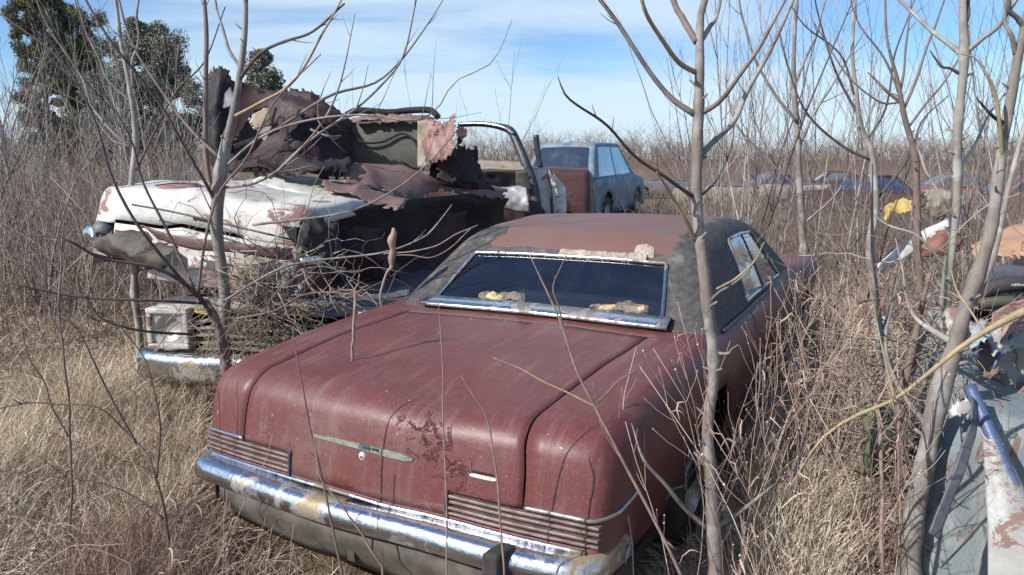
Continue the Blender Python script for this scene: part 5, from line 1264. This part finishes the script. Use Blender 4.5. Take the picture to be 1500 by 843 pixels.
# ------------------------------------------------------------------ dead grass
def blades(name, n, area, keep, hr, wr, mat, seed, lean=(.3, 1.2), label=None, cat='grass', dens=None):
    rg = np.random.default_rng(seed); (x0, x1), (y0, y1) = area
    x = rg.uniform(x0, x1, n); y = y0 * (y1 / y0) ** rg.random(n)
    m_ = keep(x, y); x, y = x[m_], y[m_]
    # clumps
    cl = np.sin(x * 3.1 + 2 * np.sin(y * 2.3)) * np.sin(y * 2.9 + 1.7 * np.sin(x * 1.9)); m_ = rg.random(len(x)) < .55 + .45 * cl; x, y, cl = x[m_], y[m_], cl[m_]
    n = len(x); h = rg.uniform(*hr, n) * (.75 + .4 * cl); wd = rg.uniform(*wr, n) * (.55 + .14 * y)
    az = rg.uniform(0, 2 * math.pi, n) * .9 + 1.6 * np.sin(x * 1.1 + y * .8); ln = rg.uniform(*lean, n)
    d = np.stack([np.cos(az), np.sin(az), np.zeros(n)], 1); sd = np.stack([-np.sin(az + .6), np.cos(az + .6), rg.normal(0, .4, n)], 1)
    t = np.array([0, .35, .7, 1.0]); z = terr_np(x, y)
    B = np.stack([x, y, z - .01], 1)
    tx = t[None, :]; horiz = h[:, None] * (ln[:, None] * tx ** 1.6); vert = h[:, None] * (tx * np.cos(np.clip(ln, 0, 1.35))[:, None] + .0 - .25 * ln[:, None] * tx ** 3 * .6)
    vert = np.maximum(vert, .012 * tx) + .03 * tx
    P = B[:, None, :] + d[:, None, :] * horiz[..., None] + np.array([0, 0, 1.])[None, None, :] * vert[..., None] + rg.normal(0, .010, (n, 4, 3))
    W = wd[:, None] * np.array([1, .85, .55, .12])[None, :]
    V = np.stack([P - sd[:, None, :] * W[..., None], P + sd[:, None, :] * W[..., None]], 2).reshape(-1, 3)
    b = (np.arange(n) * 8)[:, None] + np.arange(3)[None, :] * 2
    F = np.stack([b, b + 1, b + 3, b + 2], -1).reshape(-1, 4)
    o = mesh_np(name, V, [F], mat, None, False); tag(o, label, cat, kind='stuff'); return o
straw = island('straw_blades', [(.62, .51, .36), (.38, .29, .21), (.78, .67, .50), (.26, .19, .14), (.52, .41, .29), (.17, .12, .09), (.68, .57, .41)], .85, patch=(.8, (.24, .155, .12), (.46, .33, .25)))
pale = island('pale_straw_blades', [(.76, .64, .45), (.58, .47, .32), (.86, .76, .57), (.40, .31, .21)])
not_r = lambda x, y: ~((x > 1.45) & (y < 4.2) & (x > .60 * y + .05 * (y - 2)))
k_near = lambda x, y: off_car(x, y, .02) & off_white(x, y) & not_r(x, y) & (abs(x) < .84 * y + .3)
blades('dead_grass', 340000, ((-8, 7), (1.5, 9)), k_near, (.10, .34), (.0012, .0030), straw, 601, (.5, 1.5), 'matted dead straw grass around the wrecks')
blades('far_grass', 160000, ((-22, 22), (8, 32)), lambda x, y: abs(x) < .84 * y, (.15, .42), (.0012, .0026), straw, 602, (.3, 1.2), 'dead grass over the field')
# taller pale tufts right of the maroon car and by the left wreck
def k_t(x, y):
    r = x / y
    return (((r > .36) & (r < .50) & (y > 2.4) & (y < 6.2)) |  ((r < -.45) & (y > 3.0) & (y < 6) & (np.sin(x * 2) > .1))) & k_near(x, y)
blades('tall_grass', 190000, ((-5, 4), (2.0, 6.2)), k_t, (.25, .62), (.0011, .0022), pale, 603, (.15, .85), 'tall pale dry grass tufts beside the maroon car and the low wreck')
# weed stalks with seed heads right of the maroon car
rg = np.random.default_rng(700)
lines = []; seeds = []
def stalk(x, y, h, r=.0022, lean=.15, seedy=.5):
    z = terr(x, y); K = 8; p = np.zeros((K, 3)); p[0] = (x, y, z - .02); d = np.array([rg.normal(0, lean), rg.normal(0, lean), 1.])
    for k in range(1, K):
        d = d + rg.normal(0, .11, 3); d /= np.linalg.norm(d); p[k] = p[k - 1] + d * h / (K - 1)
    lines.append((p, np.linspace(r, r * .5, K)))
    for _ in range(rg.integers(1, 5)):
        q = p[rg.integers(2, K)]; dd = rg.normal(0, 1, 3); dd[2] = abs(dd[2]) * .4; dd /= np.linalg.norm(dd); Ll = rg.uniform(.03, .09); t_ = np.linspace(0, 1, 5)[:, None]
        lines.append((q + dd * Ll * t_ + np.array([0, 0, -1.]) * Ll * 1.1 * t_ ** 2 + rg.normal(0, .004, (5, 3)), np.array([.0008, .0035, .0045, .003, .0005]) * rg.uniform(.5, 1.1)))
    for a, b in twigs(rg, p, np.linspace(r, r * .5, K), 1, 6, .28, .5, .8, .35, 8):
        lines.append((a, np.maximum(b, .0008)))
        if rg.random() < seedy: seeds.append(a[-1])
        if rg.random() < seedy * .5: seeds.append(a[-3])
for i in range(150):
    a = rg.uniform(1.02, 1.7); b = rg.uniform(-.25, 3.4)
    x = -.53 + a * CY + b * SY; y = 2.475 - a * SY + b * CY
    if y < 1.75: continue
    stalk(x, y, rg.uniform(.5, 1.35), rg.uniform(.0014, .003))
for i in range(45):
    y = rg.uniform(2.0, 5); stalk(rg.uniform(.44, .62) * y, y, rg.uniform(.5, 1.5), .0024, .2, .3)
for i in range(110):
    y = rg.uniform(2.6, 5.5); x = rg.uniform(-.74, -.36) * y
    if bool(off_white(np.array([x]), np.array([y]))[0]) and bool(off_car(np.array([x]), np.array([y]))[0]): stalk(x, y, rg.uniform(.25, .8), .002, .3, .15)
for i in range(40):
    a = rg.uniform(-.95, .95); x = -.53 + a * CY - .12 * SY + rg.normal(0, .05); y = 2.475 - a * SY - .14 * CY - rg.uniform(0, .25)
    stalk(x, y, rg.uniform(.25, .55), .0014, .25, .1)
V, F = tubes_arrays(lines, 4)
stem_m = island('weed_stem_colours', [(.40, .29, .23), (.26, .17, .14), (.52, .42, .33), (.18, .11, .10), (.46, .34, .25)])
o = mesh_np('weed_stalks', V, F, stem_m, None, True); tag(o, 'dry branching weed stalks crowding round the maroon car and the field edge', 'weeds', kind='stuff')
S = np.array(seeds); n = len(S); s = rg.uniform(.0018, .0042, (n, 1, 1)); octv = np.array([[1, 0, 0], [-1, 0, 0], [0, 1, 0], [0, -1, 0], [0, 0, 1.4], [0, 0, -1.4]])
SV = (S[:, None, :] + octv[None] * s).reshape(-1, 3); of = np.array([[0, 2, 4], [2, 1, 4], [1, 3, 4], [3, 0, 4], [2, 0, 5], [1, 2, 5], [3, 1, 5], [0, 3, 5]])
o = mesh_np('seed_heads', SV, [(np.arange(n)[:, None, None] * 6 + of[None]).reshape(-1, 3)], island('seed_colours', [(.55, .46, .38), (.30, .2, .15), (.7, .62, .55)]), None, True); tag(o, 'tiny pale seed heads on the weed stalks', 'weeds', kind='stuff')
# matted vines and dead weeds piled against the foot of the white wreck
def tangle(name, n, c, ext, L, r, mat, seed, label):
    rg2 = np.random.default_rng(seed); out = []
    for i in range(n):
        p0 = np.array(c) + rg2.normal(0, 1, 3) * ext; K = 9; p = [p0]; d = rg2.normal(0, 1, 3); d[2] *= .6; d /= np.linalg.norm(d)
        for k in range(K - 1):
            d = d + rg2.normal(0, .33, 3); d[2] -= .04; d /= np.linalg.norm(d); q = p[-1] + d * L / K * rg2.uniform(.7, 1.3); q[2] = max(q[2], .02); p.append(q)
        out.append((np.array(p), np.linspace(r, r * .4, K) * rg2.uniform(.6, 1.5)))
    o = tubes(name, out, mat, None, 4, True); tag(o, label, 'weeds', kind='stuff'); return o
vine = island('dead_vine', [(.30, .25, .19), (.20, .16, .13), (.42, .36, .27), (.14, .10, .085)])
tangle('dead_vines', 210, tuple(at(385, 430, 4.4)), (.20, .10, .14), .9, .0028, vine, 801, 'matted dead vines piled in front of the white wreck')
tangle('dead_weeds', 150, tuple(at(395, 495, 4.3)), (.17, .10, .14), .55, .0026, vine, 802, 'dead weeds heaped before the chrome bumper of the low wreck')
tangle('vine_clump', 300, tuple(at(1330, 600, 2.85)), (.08, .08, .30), .5, .0024, vine, 803, 'dead vines wound round the stems by the forked tree')
tangle('dry_twigs', 500, (1.75, 4.5, .35), (.35, .7, .22), .7, .0026, stem_m, 804, 'heap of dry twigs right of the front end of the maroon car')
tangle('fallen_stems', 1700, (-2.3, 3.5, .10), (1.1, .75, .07), .6, .0016, stem_m, 805, 'fallen reddish stems lying on the dead grass at lower left')
blades('flattened_grass', 170000, ((-7, 6), (1.6, 8)), lambda x, y: k_near(x, y) & (np.sin(x * 2.2 + 1.3 * np.sin(y * 1.7)) * np.sin(y * 2.6 + x) > .05), (.18, .45), (.0012, .0030), pale, 611, (1.25, 1.9), 'flattened mats of pale dead grass')
def k_b(x, y):
    a, b = car_xy(x, y); return (abs(a) < 1.25) & (b > -.75) & (b < -.13) | ((abs(a) > .98) & (abs(a) < 1.2) & (b > -.2) & (b < 2.5) & (a < 0))
blades('bumper_grass', 60000, ((-2.4, 1.2), (1.5, 5)), k_b, (.14, .42), (.0010, .0022), straw, 612, (.1, 1.0), 'dead grass standing up against the chrome bumper')
# leaf litter
rg = np.random.default_rng(900); n = 20000; x = rg.uniform(-6, 5, n); y = rg.uniform(1.6, 7, n); m_ = k_near(x, y); x, y = x[m_], y[m_]; n = len(x)
c = np.stack([x, y, terr_np(x, y) + rg.uniform(.01, .16, n)], 1); a = rg.normal(0, 1, (n, 3)); a /= np.linalg.norm(a, axis=1, keepdims=True); b = np.cross(a, rg.normal(0, 1, (n, 3))); b /= np.linalg.norm(b, axis=1, keepdims=True); s = rg.uniform(.006, .019, (n, 1))
LV = np.stack([c - a * s, c + b * s * .45, c + a * s, c - b * s * .45], 1).reshape(-1, 3)
o = mesh_np('fallen_leaves', LV, [np.arange(4 * n).reshape(-1, 4)], island('leaf_litter', [(.26, .17, .12), (.42, .33, .24), (.15, .09, .07), (.52, .44, .35)]), None); tag(o, 'curled dead leaves scattered in the grass', 'leaves', kind='stuff')
# ------------------------------------------------------------------ light and sky
SUN = Vector((-.86, -.51, 0)).normalized(); EL = math.radians(36)
d = Vector((SUN.x * math.cos(EL), SUN.y * math.cos(EL), math.sin(EL)))
ld = bpy.data.lights.new('sun', 'SUN'); ld.energy = 5.0; ld.angle = math.radians(.5); ld.color = (1, .955, .89)
lo = bpy.data.objects.new('sun', ld); COL.objects.link(lo); lo.rotation_euler = d.to_track_quat('Z', 'Y').to_euler(); lo.location = d * 50
w = bpy.data.worlds.new('World'); SC.world = w; w.use_nodes = True; nt = w.node_tree
bg = nt.nodes['Background']; bg.inputs['Strength'].default_value = .108
sky = N(nt, 'ShaderNodeTexSky', sky_type='NISHITA'); sky.sun_disc = False; sky.sun_elevation = EL
sky.sun_rotation = math.atan2(d.x, d.y); sky.air_density = 1.0; sky.dust_density = .3; sky.ozone_density = 2.2; sky.altitude = 300
tc = N(nt, 'ShaderNodeTexCoord').outputs['Generated']
sp = N(nt, 'ShaderNodeSeparateXYZ'); nt.links.new(tc, sp.inputs[0])
za = N(nt, 'ShaderNodeMath', operation='MAXIMUM'); nt.links.new(sp.outputs['Z'], za.inputs[0]); za.inputs[1].default_value = 0
zb = N(nt, 'ShaderNodeMath', operation='ADD'); nt.links.new(za.outputs[0], zb.inputs[0]); zb.inputs[1].default_value = .16
dv = N(nt, 'ShaderNodeVectorMath', operation='DIVIDE'); nt.links.new(tc, dv.inputs[0])
cb = N(nt, 'ShaderNodeCombineXYZ'); [nt.links.new(zb.outputs[0], cb.inputs[i]) for i in range(3)]
nt.links.new(cb.outputs[0], dv.inputs[1])
mp = N(nt, 'ShaderNodeMapping'); mp.inputs['Scale'].default_value = (.55, 1.25, 0); mp.inputs['Rotation'].default_value = (0, 0, .16); mp.inputs['Location'].default_value = (.35, .2, 0)
nt.links.new(dv.outputs[0], mp.inputs['Vector'])
c1 = noise_n(nt, mp.outputs[0], 1.3, 9, .6, .5)
c2 = noise_n(nt, mp.outputs[0], .55, 3, .5, .2)
# thick veil over the middle of the view, clear to the right and far left
xr = N(nt, 'ShaderNodeMath', operation='DIVIDE'); nt.links.new(sp.outputs['X'], xr.inputs[0]); nt.links.new(sp.outputs['Y'], xr.inputs[1])
def mr(src, a, b, lo_=0., hi=1.):
    q = N(nt, 'ShaderNodeMapRange'); q.interpolation_type = 'SMOOTHSTEP'; nt.links.new(src, q.inputs['Value'])
    for k, v in zip(('From Min', 'From Max', 'To Min', 'To Max'), (a, b, lo_, hi)): q.inputs[k].default_value = v
    return q.outputs[0]
def ma(op, a, b):
    q = N(nt, 'ShaderNodeMath', operation=op)
    for i, v in enumerate((a, b)):
        if isinstance(v, (int, float)): q.inputs[i].default_value = v
        else: nt.links.new(v, q.inputs[i])
    return q.outputs[0]
veil = ma('MULTIPLY', mr(xr.outputs[0], -.75, -.4), mr(xr.outputs[0], .2, .62, 1, .25))
s = ma('ADD', ma('MULTIPLY', c1, .8), ma('MULTIPLY', c2, .45))
s = ma('ADD', s, ma('MULTIPLY', veil, .24))
low = mr(sp.outputs['Z'], 0.0, .16, .28, 0)
s = ma('ADD', s, low)
cm = mr(s, .62, 1.02, 0, .85)
cl = N(nt, 'ShaderNodeMix', data_type='RGBA'); nt.links.new(cm, cl.inputs[0])
tint = N(nt, 'ShaderNodeMix', data_type='RGBA', blend_type='MULTIPLY'); tint.inputs[0].default_value = 1; nt.links.new(sky.outputs[0], tint.inputs[6]); tint.inputs[7].default_value = (.78, 1.0, 1.22, 1)
nt.links.new(tint.outputs[2], cl.inputs[6]); cl.inputs[7].default_value = (5.6, 6.8, 7.8, 1)
nt.links.new(cl.outputs[2], bg.inputs[0])
v = SC.view_settings; SC.display_settings.display_device = 'sRGB'
v.view_transform = 'Standard'; v.look = 'None'; v.gamma = 1; v.exposure = 0.28; v.use_curve_mapping = False
SC.cycles.max_bounces = 6; SC.cycles.transparent_max_bounces = 12
SC.cycles.use_denoising = True
